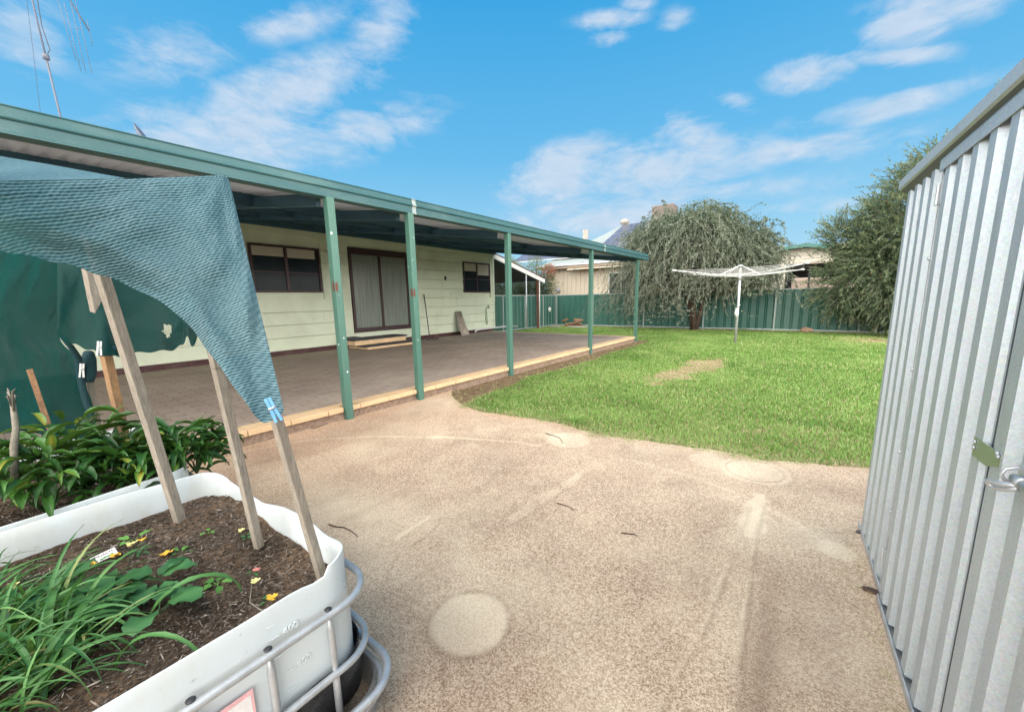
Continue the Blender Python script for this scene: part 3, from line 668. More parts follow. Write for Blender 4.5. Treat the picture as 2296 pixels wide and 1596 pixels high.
# ------------------------------------------------------------ clothes hoist
hb=Vector((-1.47,12.43,0)); ql=Vector((-.118,.993,0)); ll=Vector((.993,.118,0))
ho=thing('clothes_hoist','grey rotary clothes hoist standing in the middle of the lawn','clothes hoist',hb)
w=MB(hb); w.tube([hb+Vector((0,0,-.02)),hb+Vector((.01,0,1.1)),hb+Vector((0,0,1.84))],.033,12); w.build('mast',m_galv,ho,True)
w=MB(hb); w.tube([hb+Vector((0,0,1.70)),hb+Vector((0,0,1.86))],.042,12); w.tube([hb+Vector((0,0,1.8)),hb+Vector((0,0,2.09))],.024,10); w.tube([hb+Vector((0,0,2.05)),hb+Vector((0,0,2.10))],.05,12); w.build('hub',m_galv,ho,True)
tips=[]
for i in range(4):
    a=math.radians(-50+90*i); dv=ll*math.cos(a)+ql*math.sin(a); tip=hb+dv*1.98+Vector((0,0,1.97)); root=hb+dv*.04+Vector((0,0,1.79)); tips.append((root,tip))
    w=MB(hb); w.tube([root,root.lerp(tip,.5)-Vector((0,0,.01)),tip],.016,8); w.tube([tip-dv*.06,tip+dv*.03],.026,8); w.build('arm',m_pvc,ho,True)
    w=MB(hb); w.tube([hb+Vector((0,0,2.08))+dv*.04,root.lerp(tip,.29)],.015,8); w.tube([root.lerp(tip,.27),root.lerp(tip,.31)],.024,8); w.build('strut',m_pvc,ho,True)
for f in (.34,.46,.58,.70,.82,.97):
    w=MB(hb); P=[]
    for i in range(4):
        p=tips[i][0].lerp(tips[i][1],f); q=tips[(i+1)%4][0].lerp(tips[(i+1)%4][1],f); P+=[p,(p+q)/2-Vector((0,0,.03*f))]
    P.append(P[0]); w.tube(P,.0045,5,False); w.build('line_wire',m_pvc,ho,True)
w=MB(hb); w.tube([hb+Vector((.0,-.05,.95)),hb+Vector((-.01,-.07,.80)),hb+Vector((0,-.05,.70))],[.03,.055,.02],10); w.tube([hb+Vector((0,-.06,.93)),hb+Vector((.03,-.1,1.02)),hb+Vector((.07,-.1,1.04))],.014,8); w.build('crank_handle',m_white,ho,True)
# ------------------------------------------------------------ neighbour's house
NY=20.5
nb=thing('neighbour_house','beige clad neighbouring house with solar panels on its pale roof','house',(-10,NY,0)); no=Vector((-10,NY,0))
xl=aty(1205,603,20).x; rl=aty(1392,507,26); ez=3.13
ridge_z=rl.z; xr=-2.4
w=MB(no)
pts=[(xl,20,ez),(xr,20,ez),(xr-3.2,26,ridge_z),(rl.x,26,ridge_z),(xl,32,ez),(xr,32,ez)]
w.add(pts,[(0,1,2,3),(4,3,2,5),(0,3,4),(1,5,2)]); w.build('roof',m_roof,nb)
w=MB(no); x=xl+.4
while x<-3: w.box(x,NY-.03,0,min(x+.27,-3)-.012,NY,3.04); x+=.27
w.box(xl+.4,NY-.001,0,-3,31.5,3.06); w.build('wall',m_beige,nb)
w=MB(no); w.box(xl-.02,19.97,ez-.16,xr,20.0,ez); w.box(xl,20.0,ez-.14,xr,NY,ez-.12); w.build('fascia',m_brown,nb)
w=MB(no); w.box(xl-.05,19.87,ez-.02,xr,19.965,ez+.07); w.build('gutter',m_zinc,nb)
slope=(ridge_z-ez)/6.
def roofpt(x,y,o=.12): return Vector((x,y,ez+(y-20)*slope+o))
px0=rl.x-.1
for i in range(4):
    for j in range(3):
        y0=20.8+j*1.68; y1=y0+1.62; x0=px0+.35+i*1.03+ (0 if j<2 else .0); x1=x0+1.0
        w=MB(no); q=[roofpt(x0,y0),roofpt(x1,y0),roofpt(x1,y1),roofpt(x0,y1)]; w.poly(q,(0,0,-.035)); p=w.build('solar_panel',m_solar,nb)
for i in range(7):
    w=MB(no); x0=px0-3.9+i*1.03-1.0; 
    if x0+1>px0+.3: break
    y0=20.8;y1=22.4
    w.poly([roofpt(x0,y0,.2),roofpt(x0+1,y0,.2),roofpt(x0+1,y1,.2),roofpt(x0,y1,.2)],(0,0,-.035)); w.build('solar_panel',m_solar,nb)
w=MB(no); w.box(px0-5,20.7,roofpt(0,20.8).z-.03,px0+.2,20.74,roofpt(0,20.8).z+.0); w.build('panel_rail',m_white,nb)
a=aty(1366,610,NY); c=aty(1420,655,NY)
w=MB(no); w.box(a.x,NY-.06,1.0,a.x+2.1,NY-.031,2.62)
nwf=w.build('window',m_white,nb)
w=MB(no)
for i in range(3): w.box(a.x+.05+.68*i,NY-.068,1.05,a.x+.05+.68*i+.62,NY-.0605,2.56)
w.build('pane',m_glass,nwf)
w=MB(no); P=[]
for y_,z_ in ((NY-.75,2.86),(NY-.04,3.02)):
    P.append([(a.x-2.2+i*.019,y_,z_+.012*math.sin(i*.019*2*PI/.09)) for i in range(220)])
w.grid(P); w.build('awning',m_beige,nb,True,solid=.01)
v=aty(1400,512,26); w=MB(no); w.lathe([(.10,0),(.10,.12),(.26,.16),(.30,.28),(.24,.40),(.08,.46)],(v.x,26,ridge_z-.05),16); w.build('roof_ventilator',m_rubble,nb,True)
v=aty(1490,492,25.5); w=MB(no); w.box(v.x-.62,25.,ridge_z-.35,v.x+.62,26.,ridge_z+.72)
for i in range(9): w.box(v.x-.635,24.985,ridge_z-.2+i*.1,v.x+.635,26.015,ridge_z-.15+i*.1)
w.build('evaporative_cooler',mat('cooler_brown',(.16,.13,.11),.7),nb,bevel=.03)
v=aty(1313,526,22.5); w=MB((v.x,22.5,v.z)); w.box(v.x-.16,22.47,v.z-.28,v.x+.16,22.53,v.z+.28)
an=thing('panel_aerial','small pale flat aerial on a thin mast above the neighbour roof','aerial',(v.x,22.5,v.z)); pp=w.build('panel',m_rubble,an)
w=MB((v.x,22.5,v.z)); w.tube([(v.x,22.56,v.z+.2),(v.x,22.56,4.0)],.02,6); w.tube([(v.x,22.56,v.z-.3),(v.x+1.0,22.9,4.35)],.012,6); w.build('mast',m_pvc,an,True)
# neighbour's garage to the right
GY=21.
ga=thing('neighbour_garage','cream weatherboard garage with green roof edge between the two trees','garage',(-.5,GY,0)); go=Vector((-.5,GY,0))
L0=aty(1735,560,GY); PK=aty(1806,547,GY); RR=aty(1890,556,GY); wl=aty(1752,600,GY).x; ztop=PK.z
oz1=aty(1800,592,GY).z; oz0=1.0
w=MB(go); z=oz1+.06; 
while z<ztop-.18: 
    w.box(wl,GY-.02,z,wl+5,GY+.03,min(z+.13,ztop-.12)); z+=.145
w.box(wl,GY+.031,oz1,wl+5,GY+.07,ztop-.1)
w.build('gable_boards',m_cream,ga)
w=MB(go); w.box(wl-.02,GY-.05,0,wl+.16,GY+.08,ztop-.1); w.build('corner_post',m_cream,ga)
w=MB(go); z=.3
while z<ztop-.3: w.beam((wl-.03,GY+.05,z+.065),(wl-2.4,GY+1.6,z+.065),.03,.13); z+=.145
w.build('side_wall',m_cream,ga)
w=MB(go); w.box(wl,GY+4,0,wl+5,GY+4.1,ztop); w.box(wl,GY+.5,oz1,wl+5,GY+4,oz1+.05); w.build('interior',m_dark,ga)
w=MB(go); w.poly([(L0.x-.3,GY-.35,L0.z-.02),(PK.x,GY-.35,PK.z),(wl+5.2,GY-.35,PK.z-.75),(wl+5.2,GY-.35,PK.z-.9),(PK.x,GY-.35,PK.z-.15),(L0.x-.3,GY-.35,L0.z-.14)],(0,.04,0)); w.build('barge_board',m_green,ga)
w=MB(go); w.poly([(L0.x-.3,GY-.30,L0.z-.02),(PK.x,GY-.30,PK.z),(wl+5.2,GY-.30,PK.z-.75),(wl+5.2,GY-.3,PK.z-.79),(PK.x,GY-.3,PK.z-.04),(L0.x-.3,GY-.3,L0.z-.06)],(0,4.5,0)); w.build('roof',m_roof,ga)
v=aty(1812,650,19.8)
fr=thing('steel_frame','thin dark steel frame standing beyond the back fence','frame',(v.x,19.8,0)); q=Vector((v.x,19.8,0))
w=MB(q); t=aty(1817,597,19.8); l_=aty(1735,601,19.8); w.box(t.x-.035,19.77,0,t.x+.035,19.83,t.z); w.build('upright',m_dark,fr)
w=MB(q); w.box(l_.x,19.78,t.z-.03,t.x,19.82,t.z); w.build('crossbar',m_dark,fr)
a=aty(1776,622,20.2); c=aty(1850,646,20.2)
w=MB((a.x,20.2,0)); w.box(a.x,20.2,0,a.x+2.6,22.4,aty(1800,623,20.2).z); wt_=w.build('tin_box',mat('pink_cream_tin',(.62,.48,.40),.6,var=.12,dirt=(.4,.25,.18)),bevel=.04); wt_.location=(a.x,20.2,0); tag(wt_,'pinkish cream tin box standing in front of the garage opening','box')
# ------------------------------------------------------------ metal garden shed (right)
O=Vector((.373,2.781,0)); dd=Vector((.0308,-.9995,0)); rzs=math.atan2(dd.y,dd.x)
sd=thing('garden_shed','shiny zinc ribbed steel garden shed with closed doors beside the concrete','shed',O,rzs)
def ribs(s0,s1,z0,z1,n0=0.,per=.125,first=.012,cut=None):
    pts=[(s0,n0)]; s=s0+first
    while s+.078<s1:
        for ds,dy in ((0,0),(.014,-.024),(.062,-.024),(.076,0)):
            pts.append((s+ds,n0+dy))
        s+=per
    pts.append((s1,n0)); nz=2
    w=MB(); w.grid([[(a,c,z0) for a,c in pts],[(a,c,z1) for a,c in pts]]); return w
ribs(.055,.63,.0,1.785).build('wall_panel',m_zinc,sd,solid=.0015)
def door(s0,s1):
    d=ribs(s0,s1,.035,1.735,-.010,.125,.028).build('door',m_zinc,sd,solid=.0015)
    w=MB()
    for a in (s0+.001,s1-.019): w.box(a,-.024,.03,a+.018,-.0135,1.735)
    w.build('door_edge',m_zinc,d); return d
d1=door(.645,1.378); d2=door(1.384,2.12)
ribs(2.13,3.1,0,1.785).build('wall_panel',m_zinc,sd,solid=.0015)
w=MB(); w.box(.634,-.03,.03,.644,.0,1.75); w.build('door_jamb',m_galv,sd)
for sg in (.6445,1.381,2.125):
    w=MB(); w.box(sg-.0028,-.0245,.03,sg+.0028,-.004,1.73); w.build('door_gap',m_dark,sd)
w=MB(); w.box(.045,.0,0,.056,1.5,1.78); w.box(3.1,0,0,3.115,1.5,1.78); w.box(0,1.5,0,3.1,1.515,1.95); w.build('wall_panel',m_zinc,sd)
w=MB(); w.add([(.05,-.03,1.815),(3.2,-.03,1.815),(3.2,1.6,1.93),(.05,1.6,1.93)],[(0,1,2,3)]); w.build('roof_sheet',m_zinc,sd,solid=.003)
w=MB(); w.poly([(.045,-.046,1.778),(.045,-.054,1.784),(.045,-.055,1.822),(.045,-.048,1.829),(.045,-.036,1.829),(.045,-.036,1.822),(.045,-.047,1.82),(.045,-.047,1.786)],(3.16,0,0)); w.build('eave_lip',m_zinc,sd)
m_soff=mat('shaded_grey_soffit',(.13,.14,.165),.5,.3,var=.15,fvar=.12)  # eave underside: shade put into the colour as a darker grey metal
w=MB(); w.poly([(.05,-.0465,1.788),(.05,-.0465,1.781),(.05,-.012,1.752),(.05,.0,1.752),(.05,.0,1.80),(.05,-.012,1.80)],(3.15,0,0)); w.build('eave_soffit',m_soff,sd)
w=MB(); w.box(.635,-.040,1.722,3.1,-.036,1.764); w.box(.635,-.040,1.760,3.1,.0,1.7645); w.build('door_header',m_zinc,sd)
w=MB(); w.box(-.01,-.026,.0,.70,-.022,.03); w.box(-.01,-.026,.002,.70,.01,.005); w.box(.66,-.040,.0,3.1,-.036,.028); w.box(.66,-.04,.003,3.1,.01,.006); w.build('floor_track',m_galv,sd)
def screw(s,z,n=-.0135,par=None):
    w=MB(); w.lathe([(.0085,0),(.0085,.003),(.005,.007),(.0,.008)],(s,n,z),10,Matrix.Rotation(PI/2,3,'X')); w.build('screw',m_galv,par or sd,True)
for s,z in ((.84,1.33),(.98,1.1),(1.33,1.07),(1.10,.55),(1.2,.47),(1.315,.80),(1.40,.72),(.9,1.62),(1.17,1.64),(1.33,.25),(1.34,.22),(.86,.16),(1.1,.16),(.3,1.6),(.3,.3),(.45,.9)): screw(s,z,par=None)
for s in (.637,): 
    for z in (1.42,1.0,.66,.4): screw(s,z,-.03)
def hinge(z):
    w=MB(); w.box(.612,-.034,z-.035,.634,-.031,z+.035); w.box(.648,-.034,z-.035,.668,-.031,z+.035); w.tube([(.641,-.036,z-.036),(.641,-.036,z+.036)],.006,8); w.build('hinge',m_galv,sd)
hinge(1.645); hinge(.20)
# latch
def S(x,y,n=-.036):
    Mi=Matrix.Rotation(-rzs,3,'Z'); r=Mi@ray(x,y); o=Mi@(Vector((0,0,H))-O); t=(n-o.y)/r.y; return o+r*t
w=MB(); q=[S(2185,977),S(2245,1019),S(2240,1047),S(2209,1044),S(2179,1019)]
w.poly(q,(0,.003,0)); lt=w.build('latch_plate',mat('bright_latch_steel',(.42,.46,.43),.3,.8,var=.1,fvar=.05),sd)
for p in ((2187,990),(2185,1003),(2238,1016),(2240,1024)):
    c=S(*p,-.0365); w=MB(); w.lathe([(.005,0),(.005,.003),(.0,.005)],c,10,Matrix.Rotation(PI/2,3,'X')); w.build('screw',m_galv,lt,True)
a=S(2240,1062,-.07); z_=a.z
bl=MB(); s1=a.x+.01; nb_=-.052; bl.tube([(s1-.0,nb_,z_),(s1+.35,nb_,z_)],.0085,14); bl.tube([(s1+.02,nb_,z_),(s1+.035,nb_,z_)],.0115,14)
bl.tube([(s1+.06,nb_,z_),(s1+.35,nb_,z_)],.0125,14); bo_=bl.build('slide_bolt',m_galv,sd,True)
w=MB(); w.tube([(s1-.008,-.04,z_+.022),(s1-.012,-.062,z_+.012),(s1-.008,-.068,z_),(s1-.012,-.06,z_-.012),(s1-.012,-.04,z_-.010)],.0034,8)
w.tube([(s1+.03,nb_-.003,z_-.006),(s1+.005,nb_-.018,z_-.016),(s1-.022,nb_-.027,z_-.022),(s1-.030,nb_-.024,z_-.031),(s1-.018,nb_-.018,z_-.034),(s1+.006,nb_-.010,z_-.026),(s1+.03,nb_-.004,z_-.012)],.0048,8); w.build('bolt_loop',m_galv,bo_,True)
w=MB(); w.box(s1-.012,-.046,z_-.016,s1+.03,-.038,z_+.026); w.build('staple',m_galv,bo_,bevel=.002)
w=MB(); w.box(s1+.045,-.040,z_-.022,s1+.36,-.037,z_+.026); w.build('back_plate',m_galv,bo_)
# ------------------------------------------------------------ roof aerial and dish
v=atx(138,268,-11); t_=atx(72,0,-11)
ae=thing('tv_aerial','tall thin television aerial pole with rod elements above the house roof','aerial',(v.x,v.y,3.9)); ao=Vector((v.x,v.y,3.9))
k1=atx(103,128,-11)
w=MB(ao); w.tube([(v.x,v.y+.02,3.9),(k1.x,k1.y,k1.z)],.015,8); w.tube([k1,t_,t_+(t_-k1)*.6],.012,8); w.tube([k1-Vector((0,0,.04)),k1+Vector((0,0,.04))],.045,8); w.build('pole',m_aer,ae,True)
tp_=t_+(t_-k1)*.45; w=MB(ao); e0=atx(150,-10,-11); e1=atx(200,70,-11); w.tube([tp_,e0,e1],.012,6)
for (xa,ya,xb,yb) in ((128,-5,170,135),(143,5,182,160),(155,-10,192,162),(165,-15,206,165),(195,45,208,105)): w.tube([atx(xa,ya,-11),atx(xb,yb,-11)],.0045,5)
w.tube([atx(170,64,-11),atx(182,66,-11)],.006,5); w.tube([atx(176,136,-11),atx(187,138,-11)],.006,5)
w.build('elements',m_aer,ae,True)
w=MB(ao); w.tube([atx(84,0,-11),atx(94,60,-11),atx(112,112,-11),k1],.006,5); w.build('cable',m_dark,ae,True)
w=MB(ao); w.tube([atx(60,0,-10.5),atx(82,180,-10.2),atx(98,320,-9.9)],.0025,4); w.build('guy_wire',m_dark,ae,True)
v=atx(320,306,-9.4)
ds=thing('satellite_dish','small grey satellite dish edge showing above the gutter','satellite dish',(v.x,v.y,3.4)); do=Vector((v.x,v.y,3.4))
Mx=Matrix.Rotation(math.radians(62),3,'Y')@Matrix.Rotation(.0,3,'Z'); Mx=Matrix.Rotation(math.radians(62),3,'Z')@Mx
w=MB(do); w.lathe([(.0,0),(.12,.01),(.22,.035),(.30,.07),(.30,.078),(.2,.045),(.1,.02),(.0,.01)],(v.x,v.y,v.z-.12),24,Mx); w.build('reflector',m_aer,ds,True)
w=MB(do); w.tube([(v.x,v.y,3.3),(v.x,v.y,v.z-.12)],.02,8); w.build('mast',m_aer,ds,True)
# ------------------------------------------------------------ garden beds (cut-down cage tanks)
def rrect(x0,x1,y0,y1,r,n=10,step=.03):
    P=[]
    for cx,cy,a0 in ((x1-r,y1-r,0),(x0+r,y1-r,PI/2),(x0+r,y0+r,PI),(x1-r,y0+r,1.5*PI)):
        for i in range(n+1):
            a=a0+PI/2*i/n; P.append(Vector((cx+r*math.cos(a),cy+r*math.sin(a),0)))
    Q=[]
    for a,b in zip(P,P[1:]+P[:1]):
        k=max(1,int((b-a).length/step))
        for i in range(k): Q.append(a.lerp(b,i/k))
    return Q
def tank_bed(name,label,x0,x1,y0,y1,rim,soilz,c0):
    o=Vector(((x0+x1)/2,(y0+y1)/2,0)); t=thing(name,label,'planter',o)
    ring=rrect(x0,x1,y0,y1,.10); n=len(ring); cx,cy=o.x,o.y
    V=[];Fq=[]
    zs=[.10,.13,.2,.3,.36,.42,.47,.52,1.]
    for zi,z in enumerate(zs):
        for p in ring:
            top=rim(p.x,p.y); zz=.52+(top-.52)*1. if z==1. else min(z,top-.01*(len(zs)-1-zi))
            k=.012*(fbm(np.array([p.x*5+p.y*4]),np.array([zz*6]),c0)[0]-.5)
            s=1-(.012 if zi==0 else 0)
            V.append(((p.x-cx)*(s+k),(p.y-cy)*(s+k),zz))
    for a in range(len(zs)-1):
        for i in range(n): j=(i+1)%n; Fq.append((a*n+i,a*n+j,(a+1)*n+j,(a+1)*n+i))
    me=bpy.data.meshes.new('tank_wall'); me.from_pydata(V,[],Fq); ob=link('tank_wall',me,m_hdpe,t,True)
    md=ob.modifiers.new('s','SOLIDIFY'); md.thickness=.006; md.offset=-1
    md=ob.modifiers.new('b','BEVEL'); md.width=.0018; md.segments=2; md.limit_method='ANGLE'; md.angle_limit=1.0
    # black liner outside the lower half
    r2=rrect(x0-.018,x1+.018,y0-.018,y1+.018,.115); V=[];n2=len(r2)
    tops=[.270+.02*(fbm(np.array([p.x*3.1]),np.array([p.y*3.1]),c0+5)[0]-.5)*2-.03*max(0,min(1,(.42-p.y)*5)) for p in r2]
    for z in (0,1,2,3):
        for p,tt in zip(r2,tops):
            zz=(.12,.2,tt-.02,tt)[z]; k=.01*(fbm(np.array([p.x*9+p.y*7]),np.array([zz*16]),c0+2)[0]-.5); V.append(((p.x-cx)*(1+k),(p.y-cy)*(1+k),zz))
    Fq=[(a*n2+i,a*n2+(i+1)%n2,(a+1)*n2+(i+1)%n2,(a+1)*n2+i) for a in range(3) for i in range(n2)]
    me=bpy.data.meshes.new('black_liner'); me.from_pydata(V,[],Fq); ob=link('black_liner',me,m_black,t,True); md=ob.modifiers.new('s','SOLIDIFY'); md.thickness=.003
    # cage
    def rail(off,z,r,nm='cage_rail'):
        q=rrect(x0-off,x1+off,y0-off,y1+off,.12,14,.12); q=[p+Vector((0,0,z)) for p in q]; q.append(q[0].copy()); w=MB(o); w.tube(q,r,10,False); w.build(nm,m_galv,t,True)
    rail(.034,.452,.0108); rail(.034,.262,.0105); rail(.075,.135,.013); rail(.06,.10,.012)
    for ys in [y1-.113-.154*i for i in range(8)]:
        for xx in (x1+.026,x0-.026):
            if ys<y0+.1: continue
            w=MB(o); w.tube([(xx,ys,.10),(xx,ys,.24),(xx,ys,.262),(xx,ys,.30),(xx,ys,.40),(xx,ys,.455)],[.0105,.0105,.006,.0105,.0105,.006],8); u_=w.build('cage_upright',m_galv,t,True)
            w=MB(o); w.lathe([(.009,0),(.010,.003),(.006,.005),(0,.005)],(xx-.002,ys,.4615),10); w.build('weld_pad',m_dark,u_,True)
    for xs1 in [x0+.15+.16*i for i in range(6)]:
        w=MB(o); w.tube([(xs1,y1+.026,.10),(xs1,y1+.026,.455)],.012,8); w.build('cage_upright',m_galv,t,True)
    q=rrect(x0-.045,x1+.045,y0-.045,y1+.045,.12); w=MB(o); w.grid([[p+Vector((0,0,z)) for p in q+[q[0]]] for z in (.0,.12)]); w.grid([[p+Vector((0,0,.12)) for p in q+[q[0]]],[p+Vector((0,0,.135)) for p in rrect(x0-.012,x1+.012,y0-.012,y1+.012,.11)[:len(q)]+[q[0]]]]) if False else None
    w.build('pallet_skirt',m_galv,t,True)
    # soil
    nx,ny=110,120; X,Y=np.meshgrid(np.linspace(x0+.008,x1-.008,nx),np.linspace(y0+.008,y1-.008,ny))
    e=np.minimum(np.minimum(X-x0,x1-X),np.minimum(Y-y0,y1-Y))
    Z=soilz+.035*(fbm(X*7,Y*7,c0+9)-.5)+.012*(fbm(X*40,Y*40,c0+3)-.5)+.022*np.exp(-e/.05)
    cxr=np.clip(np.abs(X-cx)-((x1-x0)/2-.10),0,None); cyr=np.clip(np.abs(Y-cy)-((y1-y0)/2-.10),0,None); ok=np.hypot(cxr,cyr)<.097
    I=np.arange(nx*ny).reshape(ny,nx); Fq=np.stack([I[:-1,:-1],I[:-1,1:],I[1:,1:],I[1:,:-1]],-1).reshape(-1,4); Fq=Fq[ok.ravel()[Fq].all(1)]
    npmesh('soil',np.stack([X.ravel()-cx,Y.ravel()-cy,Z.ravel()],1),Fq,m_soil,t,None,True)
    # bark mulch chips
    N=42000; px=RS.uniform(x0+.015,x1-.015,N); py=RS.uniform(y0+.015,y1-.015,N)
    cxr=np.clip(np.abs(px-cx)-((x1-x0)/2-.10),0,None); cyr=np.clip(np.abs(py-cy)-((y1-y0)/2-.10),0,None); k=(np.hypot(cxr,cyr)<.09)&(fbm(px*5,py*5,c0+31)+RS.rand(N)*.5-np.exp(-np.minimum(np.minimum(px-x0,x1-px),np.minimum(py-y0,y1-py))/.08)*-.3>.50)
    px,py=px[k],py[k]; N=len(px); e=np.minimum(np.minimum(px-x0,x1-px),np.minimum(py-y0,y1-py))
    pz=soilz+.035*(fbm(px*7,py*7,c0+9)-.5)+.022*np.exp(-e/.05)+RS.rand(N)*.007
    a=RS.rand(N)*6.283; ln=.003+.013*RS.rand(N)**2.6; wd=.0006+.0014*RS.rand(N); tl=(RS.rand(N)-.5)*.9
    D=np.stack([np.cos(a)*np.cos(tl),np.sin(a)*np.cos(tl),np.sin(tl)],1)*ln[:,None]; ro=RS.rand(N)*3
    Sd=np.stack([-np.sin(a)*np.cos(ro),np.cos(a)*np.cos(ro),np.abs(np.sin(ro))],1)*wd[:,None]
    Pc=np.stack([px-cx,py-cy,pz],1); V=np.stack([Pc-D-Sd*.5,Pc-Sd,Pc+D-Sd*.3,Pc+D+Sd*.5,Pc+Sd,Pc-D+Sd*.4],1).reshape(-1,3)
    cc=np.repeat(np.clip(RS.beta(1.6,2.4,N)+(RS.rand(N)>.965)*.45,0,1),6)
    i0=np.arange(N)*6; Fq=np.stack([np.stack([i0,i0+1,i0+4,i0+5],1),np.stack([i0+1,i0+2,i0+3,i0+4],1)],1).reshape(-1,4)
    mu=npmesh('mulch',V,Fq,m_mulch,t,cc); mu['kind']='stuff'
    return t
def rim1(x,y):
    if y>.48:
        if x<-2.03: return float(np.interp(x,[-2.12,-2.085,-2.03],[.565,.55,.522]))
        return float(np.interp(x,[-2.03,-1.82,-1.67,-1.5,-1.32,-1.2,-1.04,-1.0],[.520,.518,.523,.56,.577,.556,.574,.565]))
    if x>-1.12: return float(np.interp(y,[-.7,.0,.26,.4,.46,.5],[.55,.547,.548,.552,.54,.555]))
    return .565+.004*math.sin(y*7)
bed1=tank_bed('raised_bed','front white cage tank garden bed with strappy green plants in its soil',-2.12,-1.02,-.70,.575,rim1,.435,40)
bed2=tank_bed('raised_bed','rear white cage tank garden bed filled with leafy pepper plants',-3.40,-2.24,-.78,.50,lambda x,y:.55+.012*math.sin(x*6+y*5),.44,80)
bc=Vector((-1.57,-.0625,0))
def text(s,size,loc,xd,yd,m,name,parent,off,ext=.0012):
    cu=bpy.data.curves.new(name,'FONT'); cu.body=s; cu.size=size; cu.extrude=ext; cu.align_x='LEFT'
    ob=bpy.data.objects.new(name,cu); C.objects.link(ob)
    dg=bpy.context.evaluated_depsgraph_get(); me=bpy.data.meshes.new_from_object(ob.evaluated_get(dg)); bpy.data.objects.remove(ob)
    xd=Vector(xd).normalized(); yd=Vector(yd).normalized(); zd=xd.cross(yd); Mt=Matrix.Translation(Vector(loc)-Vector(off))@Matrix((xd,yd,zd)).transposed().to_4x4()
    me.transform(Mt); return link(name,me,m,parent)
m_emb=mat('embossed_plastic',(.72,.77,.775),.45,var=.03,fvar=.02)
for s,y,z in (('400',.352,.456),('300',.374,.337)):
    text(s,.026,(-1.0165,y,z),(0,1,0),(0,0,1),m_emb,'embossed_number',bed1,bc)
w=MB(bc)
for y,z in ((.323,.463),(.323,.405),(.345,.344),(.318,.50),(.345,.29)): w.box(-1.0165,y,z,-1.0145,y+.02,z+.003)
w.build('level_marks',m_emb,bed1)
w=MB(bc); w.box(-1.0075,.10,.22,-1.0055,.268,.379); lb=w.build('paper_label',m_pink,bed1)
w=MB(bc); w.box(-1.0054,.105,.225,-1.0045,.262,.368); w.build('label_face',m_paper,lb)
w=MB(bc)
for y0,y1,z in ((.15,.195,.325),(.13,.15,.325),(.14,.175,.30)): w.box(-1.0044,y0,z,-1.0038,y1,z+.006)
w.build('label_print',m_orink,lb)
w=MB(bc); w.box(-1.0044,.235,.322,-1.0038,.257,.324)
for i in range(5): w.box(-1.0044,.11,.345-.012*i,-1.0038,.19-.01*(i%3),.3465-.012*i)
w.build('label_print',m_ink,lb)
# ------------------------------------------------------------ stakes
def stake(pts,wd,m,label,group='timber garden stakes',rz=.5):
    w=MB(pts[0]); 
    for a,b in zip(pts[:-1],pts[1:]):
        a,b=Vector(a),Vector(b); d=(b-a).normalized(); v=Vector((a.x,a.y,a.z-H)).normalized(); sx=d.cross(v).normalized(); sx=(Quaternion(d,rz)@sx); sy=sx.cross(d)
        vs=[]
        for p in (a,b):
            for i,j in ((-1,-1),(1,-1),(1,1),(-1,1)): vs.append(p+sx*i*wd/2+sy*j*wd/2)
        w.add(vs,[(0,1,2,3),(7,6,5,4),(0,4,5,1),(1,5,6,2),(2,6,7,3),(3,7,4,0)])
    o=w.build('timber_stake',m,bevel=.0015); o.location=Vector(pts[0]); return tag(o,label,'stake',group)
g3=atz(725,1303,.44); stake([g3,atd(619,935,1.228)],.024,m_wood,'front grey timber stake at the tank corner with the blue peg on top')
g2=atz(581,1226,.44); stake([g2,atd(487,825,1.55),atd(455,690,1.56)],.025,m_wood,'grey timber stake in the far wall of the front bed, second from the right')
g1=atz(404,1168,.44); stake([g1,atd(228,615,1.96),atd(196,520,1.97)],.031,m_wood,'thick grey timber stake leaning up from the back corner of the front bed')
g4=atz(293,1040,.46); so4=stake([g4,atd(234,780,2.73)],.034,m_woodor,'orange weathered stake rising from the pepper plants')
u4=stake([atd(234,780,2.73),atd(197,600,2.74)],.034,m_wood,'x'); del u4['label'],u4['category'],u4['group']; u4.name='upper_section'; u4.parent=so4; u4.location=u4.location-so4.location; u4['label']='grey weathered upper part'
g5=atd(224,1005,3.07); stake([g5,atd(193,825,3.07)],.032,m_wood,'grey stake at the right hem of the hanging green netting')
stake([atd(120,985,2.86),atd(66,828,2.86)],.020,m_log,'short brown stake against the green netting at the left',rz=0)
w=MB(); P=[atd(33,1075,2.5),atd(31,1000,2.5),atd(36,960,2.5),atd(28,905,2.5)]; w.tube(P,[.012,.012,.011,.008],7)
rnd=random.Random(3)
for i in range(9):
    a=P[3]; b=atd(28+rnd.uniform(-28,26),880+rnd.uniform(-12,30),2.5+rnd.uniform(-.1,.1)); w.tube([a.lerp(P[2],rnd.random()*.5),(a+b)/2+Vector((0,0,.02)),b],[.004,.003,.001],4)
tag(w.build('bare_stem',m_barkg,None,True),'bare grey plant stem standing at the left of the pepper plants','plant stem')
